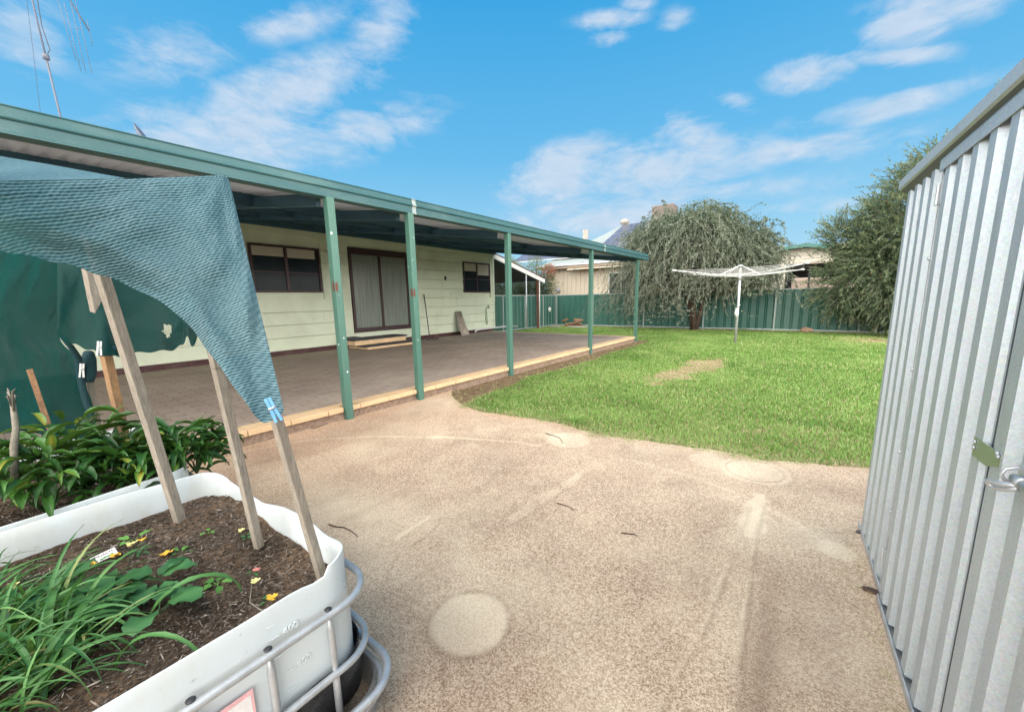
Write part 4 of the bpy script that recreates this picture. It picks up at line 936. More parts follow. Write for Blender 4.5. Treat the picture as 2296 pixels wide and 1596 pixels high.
# ------------------------------------------------------------ shade cloth
def interp_cols(cols,t):
    x=t*(len(cols)-1); i=min(int(x),len(cols)-2); f=x-i
    a,b=cols[i],cols[i+1]
    c0=cols[max(i-1,0)]; c3=cols[min(i+2,len(cols)-1)]
    return [.5*((2*a[k])+(-c0[k]+b[k])*f+(2*c0[k]-5*a[k]+4*b[k]-c3[k])*f*f+(-c0[k]+3*a[k]-3*b[k]+c3[k])*f**3) for k in range(len(a))]
def clothmesh(name,P,m,parent=None,keep=None,uvs=1.):
    """P[i][j] world points; UV in metres"""
    ni=len(P);nj=len(P[0]); V=[p for r in P for p in r]; Fq=[]
    for i in range(ni-1):
        for j in range(nj-1):
            if keep is None or keep(i,j): Fq.append((i*nj+j,(i+1)*nj+j,(i+1)*nj+j+1,i*nj+j+1))
    U=np.zeros((ni,nj,2))
    for j in range(nj):
        for i in range(ni):
            U[i,j,0]=U[i-1,j,0]+(P[i][0]-P[i-1][0]).length*.5+(P[i][nj//2]-P[i-1][nj//2]).length*.5 if i else 0
            U[i,j,1]=U[i,j-1,1]+(P[i][j]-P[i][j-1]).length if j else 0
    me=bpy.data.meshes.new(name); me.from_pydata([tuple(v) for v in V],[],Fq); uv=me.uv_layers.new(name='UVMap'); Uf=U.reshape(-1,2)
    li=np.zeros(len(me.loops),np.int32); me.loops.foreach_get('vertex_index',li); uv.data.foreach_set('uv',Uf[li].ravel())
    return link(name,me,m,parent,True)
cols=[(-90,412,1.20,-90,540,1.26),(0,406,1.29,0,561,1.32),(100,404,1.36,100,582,1.38),(205,402,1.42,200,608,1.41),(300,400,1.48,300,645,1.40),(400,397,1.54,402,708,1.36),(460,394,1.58,470,792,1.30),(493,393,1.61,532,874,1.25),(508,396,1.63,592,947,1.19),(516,412,1.64,637,922,1.195)]
NI,NJ=150,90; P=[]
for i in range(NI):
    t=i/(NI-1); c=interp_cols(cols,t); a=atd(c[0],c[1],c[2]); b=atd(c[3],c[4],c[5]); row=[]
    if t>.93: pass
    for j in range(NJ):
        s=j/(NJ-1); p=a.lerp(b,s); nrm=Vector((-p.x,-p.y,0)).normalized()
        wv=.035*math.sin(PI*s)*(.6+.4*math.sin(t*5))+.010*math.sin(t*26+s*7)*s*(1-.3*s)+.012*math.sin(t*9-s*13+1)*s+.008*math.sin((t*1.3+s)*19)*min(1,s*2)*t+.022*(float(fbm(np.array([t*9]),np.array([s*5]),61)[0])-.5)
        ft=max(0,1-s/.05); edge=.006*math.sin(t*60+s*3)*max(0,(s-.9)/.1)
        row.append(p+nrm*(wv*(1-ft)*min(1,(1-t)/.06))+Vector((0,0,edge*.4)))
    P.append(row)
sc=thing('shade_cloth','pale blue green knitted shade cloth draped over the stakes','shade cloth',(0,0,0))
clothmesh('front_drape',P,m_cloth,sc)
# sloping top panel going back from the ridge
P2=[]
cols2=[(-90,330,2.0),(0,350,2.05),(100,367,2.1),(205,386,2.15),(300,403,2.2),(400,418,2.25),(460,430,2.3),(493,440,2.3),(508,446,2.3),(516,450,2.3)]
for i in range(NI):
    t=i/(NI-1); c=interp_cols(cols2,t); b=P[i][0]; a=atd(*c); P2.append([a.lerp(b,s/29)+Vector((0,0,-.03*math.sin(PI*s/29)+.006*math.sin(t*30+s*.4)*math.sin(PI*s/29))) for s in range(30)])
clothmesh('top_panel',P2,m_cloth,sc)
# hanging net behind
NB=[(-90,545,2.85,230,590,2.95),(-90,620,2.9,200,650,2.95),(-90,700,2.95,158,700,2.95),(-90,760,2.98,134,757,2.95),(-90,810,3.0,168,800,3.0),(-90,860,3.02,186,850,3.02),(-90,905,3.04,207,905,3.02),(-90,940,3.04,214,950,3.03),(-90,955,3.04,212,990,3.03)]
P=[]
for i in range(70):
    t=i/69; c=interp_cols(NB,t); a=atd(c[0],c[1],c[2]); b=atd(c[3],c[4],c[5]); row=[]
    for j in range(60):
        s=j/59; p=a.lerp(b,s); nrm=Vector((-p.x,-p.y,0)).normalized(); row.append(p+nrm*(.03*math.sin(s*4+t*2)*t+.07*(float(fbm(np.array([t*4+s*3]),np.array([s*4-t*2]),17,5)[0])-.5))+Vector((0,0,.012*math.sin(s*17)*(t>.98))))
    P.append(row)
P=[list(r) for r in zip(*P)]
nt_=thing('hanging_netting','dark green translucent netting hanging behind the pepper plants','netting',(0,0,0))
clothmesh('net_sheet',P,m_net,nt_)
FL=[(128,540,2.9,128,757,2.78),(160,540,2.9,160,771,2.74),(190,540,2.9,195,782,2.68),(225,540,2.9,232,792,2.62),(270,560,2.9,270,799,2.62),(325,590,2.9,330,788,2.66),(375,640,2.9,380,785,2.7),(405,650,2.9,408,774,2.7),(420,650,2.9,421,755,2.7),(435,680,2.9,432,778,2.7),(452,700,2.9,455,742,2.7),(520,760,2.9,520,765,2.7),(590,850,2.9,590,860,2.7)]
P=[]
for i in range(120):
    t=i/119; c=interp_cols(FL,t); a=atd(c[0],c[1],c[2]); b=atd(c[3],c[4],c[5]); row=[]
    for j in range(50):
        s=j/49; p=a.lerp(b,s); nrm=Vector((-p.x,-p.y,0)).normalized(); row.append(p+nrm*(.03*math.sin(t*26+s*2)*s+.03*(float(fbm(np.array([t*8]),np.array([s*4]),23)[0])-.5))+Vector((0,0,.006*math.sin(t*70)*s)))
    P.append(row)
def keep(i,j):
    t=(i+.5)/119; c=interp_cols(FL,t); x=c[0]+(c[3]-c[0])*j/49; y=c[1]+(c[4]-c[1])*j/49
    return ((x-375)/9)**2+((y-740)/14)**2>1+.25*math.sin(math.atan2(y-740,x-375)*5)
clothmesh('torn_flap',P,m_net,nt_,keep)
w=MB(); w.tube([atd(199,790,3.0),atd(199,806,3.02),atd(199,836,3.02),atd(197,856,3.02)],[.02,.03,.032,.024],9); w.tube([atd(240,775,2.66),atd(241,785,2.66),atd(243,797,2.66)],[.03,.034,.032],9)
w.tube([atd(140,758,2.86),atd(160,778,2.9),atd(176,805,2.95),atd(182,850,3.0),atd(192,900,3.0),atd(208,940,3.0),atd(212,990,3.0)],[.008,.012,.016,.016,.014,.012,.010],7)
w.build('gathered_hem',mat('dark_net_hem',(.01,.05,.06),.8,fvar=.3,bmp=.8),nt_,True)
def peg(a,b,d,m,label):
    a=atd(a[0],a[1],d); b=atd(b[0],b[1],d); t=thing('clothes_peg',label,'clothes peg',a,0,'clothes pegs holding the netting')
    ax=(b-a); v=Vector((a.x,a.y,a.z-H)).normalized(); sx=ax.normalized().cross(v).normalized(); Lk=ax.length
    for sg in (-1,1):
        w=MB(a); p0=a+sx*sg*.004*Lk/.06; p1=a.lerp(b,.45)+sx*sg*.004*Lk/.06; p2=b+sx*sg*.006*Lk/.06
        for q,r in ((p0,p1),(p1,p2)): w.beam(q,r,.0065*Lk/.06,.008,v)
        w.build('prong',m,t,bevel=.001)
    w=MB(a); c=a.lerp(b,.42); w.tube([c-sx*.008*Lk/.06-v*.005,c+sx*.008*Lk/.06-v*.005],.0028*Lk/.06,8); w.build('spring',m_galv,t,True)
peg((599,893),(626,944),1.165,m_pegb,'light blue plastic peg clipping the cloth corner to the front stake')
peg((184,815),(183,846),2.88,m_pegw,'white plastic peg on the netting hem at the left stake')
peg((223,765),(222,797),2.55,m_pegw,'white plastic peg on the torn flap beside the orange stake')
# ------------------------------------------------------------ leaves in numpy
class Leaves:
    def __init__(s): s.V=[];s.F=[];s.C=[];s.n=0
    def leaf(s,base,az,pitch,Ln,W,curl=.6,fold=.25,val=.5,rows=7,prof='leaf',twist=0,stem=0):
        p=np.array(base,float); h=np.array([math.cos(az),math.sin(az),0]); side=np.array([-math.sin(az),math.cos(az),0]); z=np.array([0,0,1.])
        V=[];C=[]; st=Ln/(rows-1); ph=pitch
        for i in range(rows):
            t=i/(rows-1); d=h*math.cos(ph)+z*math.sin(ph); nrm=-h*math.sin(ph)+z*math.cos(ph)
            if prof=='leaf': wd=W*math.sin(PI*min(1,t**.75))**.85 if t<1 else 0
            elif prof=='round': wd=W*math.sqrt(max(0,1-(2*t-1)**2))*(.95)
            else: wd=W*(min(1,t*6+.45))*(1-t**2.5)
            wd=max(wd,.0006); tw=twist*t; sd=side*math.cos(tw)+nrm*math.sin(tw)
            wob=.08*W*math.sin(i*2.3+az*5)
            V+=[p-sd*wd/2+nrm*(wd*fold+wob),p,p+sd*wd/2+nrm*(wd*fold-wob)]; C+=[val-.06,val+.13,val-.02]
            p=p+d*st; ph-=curl/(rows-1)*(1+t)
        n=s.n; s.V+=V; s.C+=C
        for i in range(rows-1):
            a=n+i*3; s.F+=[(a,a+1,a+4,a+3),(a+1,a+2,a+5,a+4)]
        s.n+=rows*3; return p
    def build(s,name,m,parent=None,off=(0,0,0)):
        return npmesh(name,np.array(s.V)-np.array(off),np.array(s.F),m,parent,np.clip(np.array(s.C),0,1),True)
rnd=random.Random(21)
# pepper plants
for k,(px,py,d,rad,hh,nl,lab) in enumerate((
    (90,1085,2.50,.26,.30,85,'leftmost bushy pepper plant beside the bare stem'),
    (185,1060,2.62,.24,.34,85,'tallest dark pepper plant below the brown stake'),
    (285,1075,2.48,.22,.24,80,'pepper plant around the foot of the orange stake'),
    (390,1055,2.42,.19,.26,70,'pepper plant behind the back corner of the front bed'),
    (440,1050,2.50,.17,.22,55,'rightmost pepper plant leaning over the concrete'))):
    c=atd(px,py,d); c=Vector((c.x,c.y,.46)); t=thing('pepper_plant',lab,'plant',c,0,'pepper plants in the rear bed')
    lv=Leaves(); w=MB(c)
    for i in range(6):
        a=rnd.random()*6.28; e=c+Vector((math.cos(a)*rad*.55,math.sin(a)*rad*.55,hh*(.45+.35*rnd.random()))); w.tube([c,(c+e)/2+Vector((0,0,.02)),e],[.006,.004,.002],5)
    w.build('stem',mat('green_stem%d'%k,(.06,.14,.04),.6),t,True)
    for i in range(int(nl*1.7)):
        a=rnd.random()*6.28; r=rad*math.sqrt(rnd.random()); z=.03+hh*rnd.random()**.7*(1-.35*(r/rad)**2)
        bs=(c.x+math.cos(a)*r*.75,c.y+math.sin(a)*r*.75,c.z+z); val=min(1,max(0,rnd.gauss(.36,.24)+z*.4)); val=1. if rnd.random()>.985 else min(val,.86)
        lv.leaf(bs,a+rnd.uniform(-.8,.8),rnd.uniform(-.1,1.0),rnd.uniform(.08,.15),rnd.uniform(.020,.038),rnd.uniform(.2,1.5),rnd.uniform(.25,.7),val,8,'leaf',rnd.uniform(-.4,.4))
    lv.build('leaves',m_pepper,t,c)
# strappy clump and broadleaf plants in the front bed
cc_=Vector((-1.52,-.22,.44)); cl=thing('strappy_clump','big clump of long strappy green leaves in the front bed','plant',cc_)
lv=Leaves()
for i in range(620):
    a=rnd.random()*6.28; r=.27*math.sqrt(rnd.random()); bx_,by_=cc_.x+math.cos(a)*r*1.15,cc_.y+math.sin(a)*r*1.05
    az=a*.35+rnd.gauss(.9,.9) if rnd.random()>.3 else rnd.random()*6.28
    val=min(.93,max(0,rnd.gauss(.48,.2))); val=1. if rnd.random()>.97 else val
    lv.leaf((bx_,by_,.43),az,rnd.uniform(.75,1.45),rnd.uniform(.14,.31),rnd.uniform(.006,.014),rnd.uniform(.7,2.1),.22,val,11,'strap',rnd.uniform(-.9,.9))
for a_,b_,l_,w_ in (((330,1400),1.2,.34,.019),((110,1480),2.9,.38,.02),((150,1500),2.6,.36,.018),((60,1520),1.6,.30,.016),((260,1500),.6,.36,.014)):
    p=atz(a_[0],a_[1],.44); lv.leaf(p,b_,1.15,l_,w_,2.3,.25,.6,13,'strap',.5)
lv.build('leaves',m_clump,cl,cc_)
def rosette(px,py,n,Ln,W,m,lab,cat='plant',z=.44,pitch=(.2,.9),grp=None,prof='leaf',curl=.8,name='seedling'):
    c=atz(px,py,z); lv=Leaves(); a0=rnd.random()*6
    for i in range(n):
        az=a0+i*2.4+rnd.uniform(-.3,.3); l=Ln*rnd.uniform(.7,1.15); pt=rnd.uniform(*pitch)
        e=(c.x+math.cos(az)*l*.5*math.cos(pt),c.y+math.sin(az)*l*.5*math.cos(pt),c.z+l*.5*math.sin(pt))
        lv.leaf(c,az,pt,l*.5,.003,0,.1,.9,3,'strap'); lv.leaf(e,az,pt*.6,l,W*rnd.uniform(.8,1.2),curl,.12,rnd.random(),8,prof)
    o=lv.build(name,m,None,c); o.location=c; return tag(o,lab,cat,grp)
G='broad-leaved plants in the front bed'
rosette(235,1345,7,.085,.058,m_broad,'broad-leaved green plant at the back of the strappy clump','plant',.46,grp=G,name='leafy_plant',prof='round')
rosette(330,1325,7,.08,.056,m_broad,'broad-leaved green plant with round leaves right of the tall curled blade','plant',.46,grp=G,name='leafy_plant',prof='round')
rosette(155,1335,7,.085,.055,m_broad,'broad-leaved grey green plant left behind the strappy clump','plant',.48,grp=G,name='leafy_plant',prof='round')
rosette(85,1375,6,.075,.05,m_broad,'broad-leaved green plant at the far left of the strappy clump','plant',.46,grp=G,name='leafy_plant',prof='round')
rosette(355,1375,6,.085,.06,m_broad,'broad-leaved green plant on the right edge of the strappy clump','plant',.46,grp=G,name='leafy_plant',prof='round')
GS='small seedlings in the front bed soil'
rosette(300,1212,3,.05,.026,m_bright,'bright green seedling with one upright leaf by the back wall of the bed',pitch=(.3,1.3),grp=GS,curl=.3)
rosette(312,1243,9,.03,.010,m_broad,'feathery dark green seedling beside the yellow flowers',grp=GS,pitch=(.3,1.2))
rosette(405,1262-20,6,.028,.012,m_bright,'green seedling behind the orange fallen flower',grp=GS)
rosette(487,1310,5,.034,.023,m_bright,'round-leaved green seedling in the middle of the bare soil',grp=GS,pitch=(.0,.5),prof='round')
rosette(408,1335,4,.026,.017,m_bright,'small pale seedling left of the round-leaved one',grp=GS,pitch=(.0,.5),prof='round')
rosette(468,1195,3,.02,.014,m_bright,'tiny bright seedling between the two grey stakes',grp=GS,pitch=(.3,1.1),prof='round')
rosette(557,1205,4,.022,.013,m_broad,'small dull seedling at the foot of the second stake',grp=GS)
rosette(570,1285,3,.017,.011,m_broad,'tiny dark seedling beside the pink chip',grp=GS)
rosette(602,1345,3,.018,.012,m_broad,'tiny seedling at the near bed wall by the orange petal',grp=GS)
# yellow mustard-like flower spike
def petal(px,py,s,m,lab,cat='flower',n=5,name='fallen_flower',z=.452):
    c=atz(px,py,z); w=MB(c); a0=rnd.random()*6
    for i in range(n):
        a=a0+i*6.28/n+rnd.uniform(-.4,.4); d=Vector((math.cos(a),math.sin(a),rnd.uniform(.15,.8)))*s; sd=Vector((-math.sin(a),math.cos(a),rnd.uniform(-.3,.3)))*s*.55
        w.add([c,c+d*.5-sd*.8+Vector((0,0,s*.2)),c+d-sd*.5,c+d*1.05+sd*.4+Vector((0,0,s*.15)),c+d*.5+sd],[(0,1,2),(0,2,3),(0,3,4)])
    o=w.build(name,m); o.location=c; return tag(o,lab,cat,'fallen yellow flowers on the soil')
petal(373,1243,.019,m_yel,'large orange yellow fallen flower in the middle of the soil'); petal(258,1247,.015,m_yel,'yellow fallen flower just right of the plant label')
petal(296,1222,.016,m_pale,'pale yellow withered flower under the upright seedling'); petal(318,1212,.013,m_yel,'small dull yellow flower by the back bed wall')
petal(573,1305,.013,m_pale,'round pale yellow petal right of centre on the soil'); petal(611,1341,.015,m_yel,'orange petal cup lying at the near bed wall')
petal(541,1191,.011,m_pale,'thin pale yellow petal left of the second stake'); petal(212,1265,.011,m_yel,'small bright yellow blossom below the plant label'); petal(680,1214,.010,m_pale,'creamy petal by the far bed wall near the front stake')
petal(30,1315,.014,m_pale,'dried cream flower head by the left bed wall')
c=atz(575,1278,.453); w=MB(c); w.beam(c-Vector((.012,.004,0)),c+Vector((.012,.006,.006)),.011,.006); o=w.build('pink_chip',m_pinkb,bevel=.002); o.location=c; tag(o,'small pink red chip on the soil below the second stake','chip')
# plant label
a=atz(201,1252,.462); b=atz(256,1226,.468); c=atz(205,1268,.447)
xd=(b-a).normalized(); yd=(a-c); yd=(yd-xd*yd.dot(xd)).normalized(); hh=(a-c).length; zd=xd.cross(yd)
w=MB(a); lw=(b-a).length; w.poly([a,b,b-yd*hh,a-yd*hh],zd*-.001); pl=w.build('plant_label',m_paper); pl.location=a; tag(pl,'white plastic plant label reading SPINACH lying on the soil','plant label')
text('SPINACH',hh*.42,a-yd*hh*.42+xd*lw*.04+zd*.0006,xd,yd,m_ink,'lettering',pl,a,.0002)
w=MB(a)
for i in range(4):
    q=a-yd*hh*(.80-.05*(i%2))+xd*lw*(.25+.14*i)+zd*.0008; w.add([q,q+xd*lw*.1-yd*hh*.12,q+xd*lw*.2+yd*hh*.08,q+xd*lw*.08+yd*hh*.12],[(0,1,2,3)])
w.build('leaf_picture',m_gink,pl)
# twigs
def twig(P,r,lab,m=m_twig,z=.006,grp='dark twigs lying on the concrete'):
    q=[atz(x,y,z) for x,y in P]; w=MB(q[0]); w.tube(q,[r*(1-.4*i/(len(q)-1)) for i in range(len(q))],6); o=w.build('twig',m,None,True); o.location=q[0]; return tag(o,lab,'twig',grp)
twig([(737,1175),(752,1180),(772,1182),(788,1190),(802,1202)],.0035,'curved twig on the concrete just beyond the front stake')
twig([(1248,1127),(1262,1131),(1275,1135),(1288,1143)],.0032,'short dark twig crossing the pale strip in the concrete')
twig([(1393,1194),(1410,1196),(1422,1197),(1429,1202)],.0035,'short dark bowed twig alone in the middle of the concrete')
twig([(1223,971),(1240,976),(1255,981),(1262,993)],.0035,'thin twig on the pale round mark near the grass edge')
twig([(700,961),(715,957),(735,949)],.004,'thin brown twig by the patio footing')
twig([(1993,1360),(2012,1372),(2028,1385)],.003,'pale straw stalk on the concrete near the shed track',m_barkg)
twig([(620,1410-20),(560,1350),(566,1300)],.0022,'long thin brown stalk on the bed soil beside the pink chip',m_barkg,.452,'stalks on the bed soil')
rock('dark_pebble',atz(2384*2296/2841,1475*2296/2841,.008),(.016,.013,.01),m_dark,'small black pebble on the concrete at the shed corner','pebble',7)
rock('leaf_litter',atz(2414*2296/2841-0,1636*2296/2841,.005),(.03,.02,.008),m_twig,'small dark leaf scrap on the concrete beside the shed track','leaf scrap',8)
# ------------------------------------------------------------ foliage generators
def quads(P,D,N_,Ln,W):
    """diamond leaves: centre base P, direction D, side vector from D x N"""
    D=D/np.linalg.norm(D,axis=1)[:,None]; S_=np.cross(D,N_); S_/= (np.linalg.norm(S_,axis=1)[:,None]+1e-9)
    Ln=Ln[:,None];W=W[:,None]
    V=np.stack([P,P+D*Ln*.45+S_*W*.5,P+D*Ln,P+D*Ln*.45-S_*W*.5],1).reshape(-1,3)
    i=np.arange(len(P))*4; return V,np.stack([i,i+1,i+2,i+3],1)
def ribbons(P0,P1,r):
    d=P1-P0; s=np.cross(d,RS.randn(len(d),3)); s/=np.linalg.norm(s,axis=1)[:,None]+1e-9; s*=r
    V=np.stack([P0-s,P0+s,P1+s*.6,P1-s*.6],1).reshape(-1,3); i=np.arange(len(P0))*4; return V,np.stack([i,i+1,i+2,i+3],1)
# --- weeping tree
T1=np.array([-3.4,16.6,0.])
t1=thing('weeping_tree','rounded weeping grey-green tree in front of the back fence','tree',T1)
w=MB(T1); rnd=random.Random(9)
for k in range(3):
    a=k*2.1+.5; P=[T1+np.array([.05*math.cos(a),.05*math.sin(a),-.05]),T1+np.array([.2*math.cos(a),.12*math.sin(a),.7]),T1+np.array([.45*math.cos(a)-.1,.3*math.sin(a),1.8]),T1+np.array([.8*math.cos(a)-.1,.5*math.sin(a),3.0])]
    w.tube([Vector(p) for p in P],[.10,.075,.06,.035],8)
w.build('trunk',m_bark,t1,True)
NS=3000; lat=RS.uniform(-1,1,NS); ang=RS.rand(NS)*6.283; r=np.sqrt(RS.rand(NS))
# crown centre shifts; lateral axis ll, depth axis ql
lx=r*np.cos(ang)*2.5-.08; dy=r*np.sin(ang)*1.75; top=4.75-1.9*(lx+.15)**2/6.5-1.5*(dy/1.75)**2+RS.randn(NS)*.16+1.1*(vnoise(lx*1.5+20,dy*1.3+7,3)-.5)+.5*(vnoise(lx*4+20,dy*3+7,13)-.5)
inner=RS.rand(NS)**.45; top=top*(.42+.58*inner)
P=np.stack([T1[0]+lx,T1[1]+dy-.1,top],1)
od=np.stack([lx+.15,dy*1.2,np.full(NS,.25)],1); od/=np.linalg.norm(od,axis=1)[:,None]
segs=9; Ls=RS.uniform(.45,1.35,NS); Ls=Ls*(1+1.3*(r>.72)*(lx<1.)); minz=np.where(lx<.9,.35+RS.rand(NS)*.8,1.0+RS.rand(NS)*.9)-.25*np.sin(lx*3)
pts=[P]; cur=P.copy(); vel=od*.5+np.array([0,0,.32])+RS.randn(NS,3)*.22
for s in range(segs):
    vel=vel*.78+np.array([0,0,-.20])+RS.randn(NS,3)*.22; nx_=cur+vel*((np.minimum(Ls,.85) if s<4 else Ls)/segs*1.9)[:,None]; nx_[:,2]=np.maximum(nx_[:,2],minz); cur=nx_; pts.append(cur)
VV=[];FF=[];CC=[];nn=0; BV=[];BF=[];bn=0
shade=RS.rand(NS)*.35
for s in range(segs):
    a,b=pts[s],pts[s+1]; V,Fq=ribbons(a,b,.0035); BV.append(V);BF.append(Fq+bn);bn+=len(V)
    for k in range(11):
        f=RS.rand(NS)[:,None]; p=a*(1-f)+b*f; d=(b-a)/(np.linalg.norm(b-a,axis=1)[:,None]+1e-6)+RS.randn(NS,3)*.75
        V,Fq=quads(p,d,RS.randn(NS,3),RS.uniform(.04,.09,NS),RS.uniform(.016,.030,NS)); VV.append(V);FF.append(Fq+nn);nn+=len(V)
        CC.append(np.repeat(np.clip(.25+shade+RS.randn(NS)*.16+.05*s-.1,0,1),4))
NC=26000; u=RS.randn(NC,3); u/=np.linalg.norm(u,axis=1)[:,None]; q=u*(RS.rand(NC)**.4)[:,None]*np.array([2.15,1.35,1.75])*(.8+.4*vnoise(u[:,0]*3+4,u[:,2]*3+u[:,1]+8,5))[:,None]+T1+np.array([-.2,-.1,2.75]); q=q[(q[:,2]>.8+.5*vnoise(q[:,0]*3+50,q[:,1]*2,6))]; NC=len(q)
V,Fq=quads(q,RS.randn(NC,3)+np.array([0,0,-.8]),RS.randn(NC,3),RS.uniform(.05,.11,NC),RS.uniform(.02,.04,NC)); VV.append(V);FF.append(Fq+nn);nn+=len(V);CC.append(np.repeat(RS.rand(NC)*.6,4))
# upright tips on top
NT=420; lx=RS.uniform(-2.2,2.3,NT); dy=RS.uniform(-1,1,NT); z0=4.6-1.85*(lx+.15)**2/6.5-1.5*(dy/1.75)**2+1.1*(vnoise(lx*1.5+20,dy*1.3+7,3)-.5)
for s in range(12):
    f=s/12; p=np.stack([T1[0]+lx*(1+.08*f),T1[1]+dy-.1,z0+f*RS.uniform(.25,.5,NT)],1)+RS.randn(NT,3)*.03
    V,Fq=quads(p,np.stack([lx*.2,dy*.2,np.full(NT,.8)],1)+RS.randn(NT,3)*.5,RS.randn(NT,3),RS.uniform(.04,.07,NT),RS.uniform(.014,.026,NT)); VV.append(V);FF.append(Fq+nn);nn+=len(V);CC.append(np.repeat(RS.rand(NT)*.6,4))
npmesh('crown',np.concatenate(VV)-T1,np.concatenate(FF),m_tree1,t1,np.concatenate(CC)); npmesh('branches',np.concatenate(BV)-T1,np.concatenate(BF),m_barkg,t1)
# --- she-oak like tree
def spray_tree(T,label,name,blobs,nsp,m,mb,seed,trunk):
    rs=np.random.RandomState(seed); T=np.array(T,float); t=thing(name,label,'tree',T)
    w=MB(T)
    for P,rr in trunk: w.tube([Vector(p) for p in P],rr,8)
    w.build('trunk',m_bark,t,True)
    VV=[];FF=[];CC=[];nn=0;BV=[];BF=[];bn=0
    wts=np.array([b[3]*b[4]*b[5] for b in blobs])**.66; wts/=wts.sum()
    for bi,(cx,cy,cz,rx,ry,rz,droop) in enumerate(blobs):
        n=int(nsp*wts[bi]); u=rs.randn(n,3); u/=np.linalg.norm(u,axis=1)[:,None]; rad=(.55+.45*rs.rand(n)**.5)[:,None]
        lump=(.88+.24*vnoise(u[:,0]*3+bi*7+5,u[:,2]*3+u[:,1]*2+9,seed))[:,None]
        p=np.array([cx,cy,cz])+u*rad*lump*np.array([rx,ry,rz]); d=u*np.array([1,1,.7])+np.stack([np.zeros(n),np.zeros(n),.45-droop*(1-u[:,2])*.6],1)+rs.randn(n,3)*.35
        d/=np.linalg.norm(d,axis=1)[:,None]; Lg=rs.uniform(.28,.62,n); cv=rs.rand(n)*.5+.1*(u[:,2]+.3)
        cur=p-d*Lg[:,None]*.4
        for s in range(9):
            nx=cur+d*(Lg/9*1.4)[:,None]; nx[:,2]=np.maximum(nx[:,2],.12); V,Fq=ribbons(cur,nx,.005); BV.append(V);BF.append(Fq+bn);bn+=len(V)
            for k in range(4):
                q=cur+(nx-cur)*rs.rand(n)[:,None]; dd_=d+rs.randn(n,3)*.55
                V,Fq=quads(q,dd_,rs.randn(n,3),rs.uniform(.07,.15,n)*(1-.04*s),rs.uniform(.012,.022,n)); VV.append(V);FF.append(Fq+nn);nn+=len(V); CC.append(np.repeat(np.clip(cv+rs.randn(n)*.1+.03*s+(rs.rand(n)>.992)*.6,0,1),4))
            d=d+np.array([0,0,-.035-droop*.07])+rs.randn(n,3)*.06; d/=np.linalg.norm(d,axis=1)[:,None]; cur=nx
    npmesh('crown',np.concatenate(VV)-T,np.concatenate(FF),m,t,np.concatenate(CC)); npmesh('branches',np.concatenate(BV)-T,np.concatenate(BF),mb,t); return t
T2=(2.7,16.3,0)
spray_tree(T2,'tall dense dark green tree beside the metal shed','bushy_tree',
 [(2.9,16.2,3.2,1.75,1.7,1.75,.2),(1.95,16.1,1.95,1.35,1.3,1.35,.6),(3.9,16.3,3.9,1.3,1.4,1.3,.1),(1.55,16.0,2.9,.75,.75,1.0,.0),(2.2,15.9,1.1,.95,.9,.85,.9),(.9,16.0,1.5,.7,.6,.9,.6),(.75,16.0,3.0,.45,.45,.5,-.1),(2.9,16.1,4.5,.8,.8,.6,0),(4.1,16.2,5.6,.5,.5,.7,-.2),(3.3,16.2,4.6,.7,.7,.6,0),(3.6,16,1.6,1.4,1.3,1.4,.6)],7000,m_tree2,m_barkg,5,
 [([(2.7,16.3,-.05),(2.75,16.3,1.2),(2.9,16.25,2.6),(3.1,16.2,4.2)],[.14,.12,.08,.03]),([(2.72,16.3,1.0),(2.2,16.1,1.9),(1.7,16.,2.6)],[.07,.05,.02]),([(2.8,16.3,1.6),(3.5,16.3,3.),(4.0,16.2,5.2)],[.08,.06,.02])])
def shrub(T,label,name,blobs,n,m,seed,cat='shrub',size=(.05,.10)):
    rs=np.random.RandomState(seed); T=np.array(T,float); t=thing(name,label,cat,T); VV=[];FF=[];CC=[];nn=0; w=MB(T)
    for cx,cy,cz,rx,ry,rz,red in blobs:
        k=int(n/len(blobs)); u=rs.randn(k,3); u/=np.linalg.norm(u,axis=1)[:,None]; p=np.array([cx,cy,cz])+u*(rs.rand(k)**.4)[:,None]*np.array([rx,ry,rz])*(.85+.3*rs.rand(k))[:,None]
        V,Fq=quads(p,u+rs.randn(k,3)*.6+np.array([0,0,.4]),rs.randn(k,3),rs.uniform(size[0],size[1],k),rs.uniform(.02,.045,k)); VV.append(V);FF.append(Fq+nn);nn+=len(V)
        c=rs.rand(k)*.82; c=np.where(rs.rand(k)<red,.9+.1*rs.rand(k),c); CC.append(np.repeat(c,4))
        w.tube([Vector((T[0],T[1],0)),Vector(((T[0]+cx)/2,(T[1]+cy)/2,cz*.5)),Vector((cx,cy,cz+rz*.7))],[.05,.035,.01],6)
    w.build('stems',m_bark,t,True); npmesh('foliage',np.concatenate(VV)-T,np.concatenate(FF),m,t,np.concatenate(CC)); return t
shrub((-12.5,19,0),'mottled grey-green shrub with red tips rising behind the carport roof','shrub',[(-12.9,19,2.5,.9,.7,1.0,.02),(-12.2,19,3.1,.55,.5,.75,.0),(-11.7,18.8,2.0,.7,.6,.9,.03),(-11.35,18.9,2.75,.38,.4,.45,.55),(-13.6,19,2.6,.7,.6,.8,.0),(-11.2,18.8,1.7,.5,.45,.9,.0),(-13.9,18.9,3.2,.5,.5,.5,0)],9000,m_shrub,3)
shrub((-13.2,17.9,0),'dark leafy hedge seen under the carport roof','hedge',[(-15.6+i*.62,17.9,1.45,.6,.35,1.15,.0) for i in range(8)],26000,m_hedge,4,'hedge',(.08,.15))
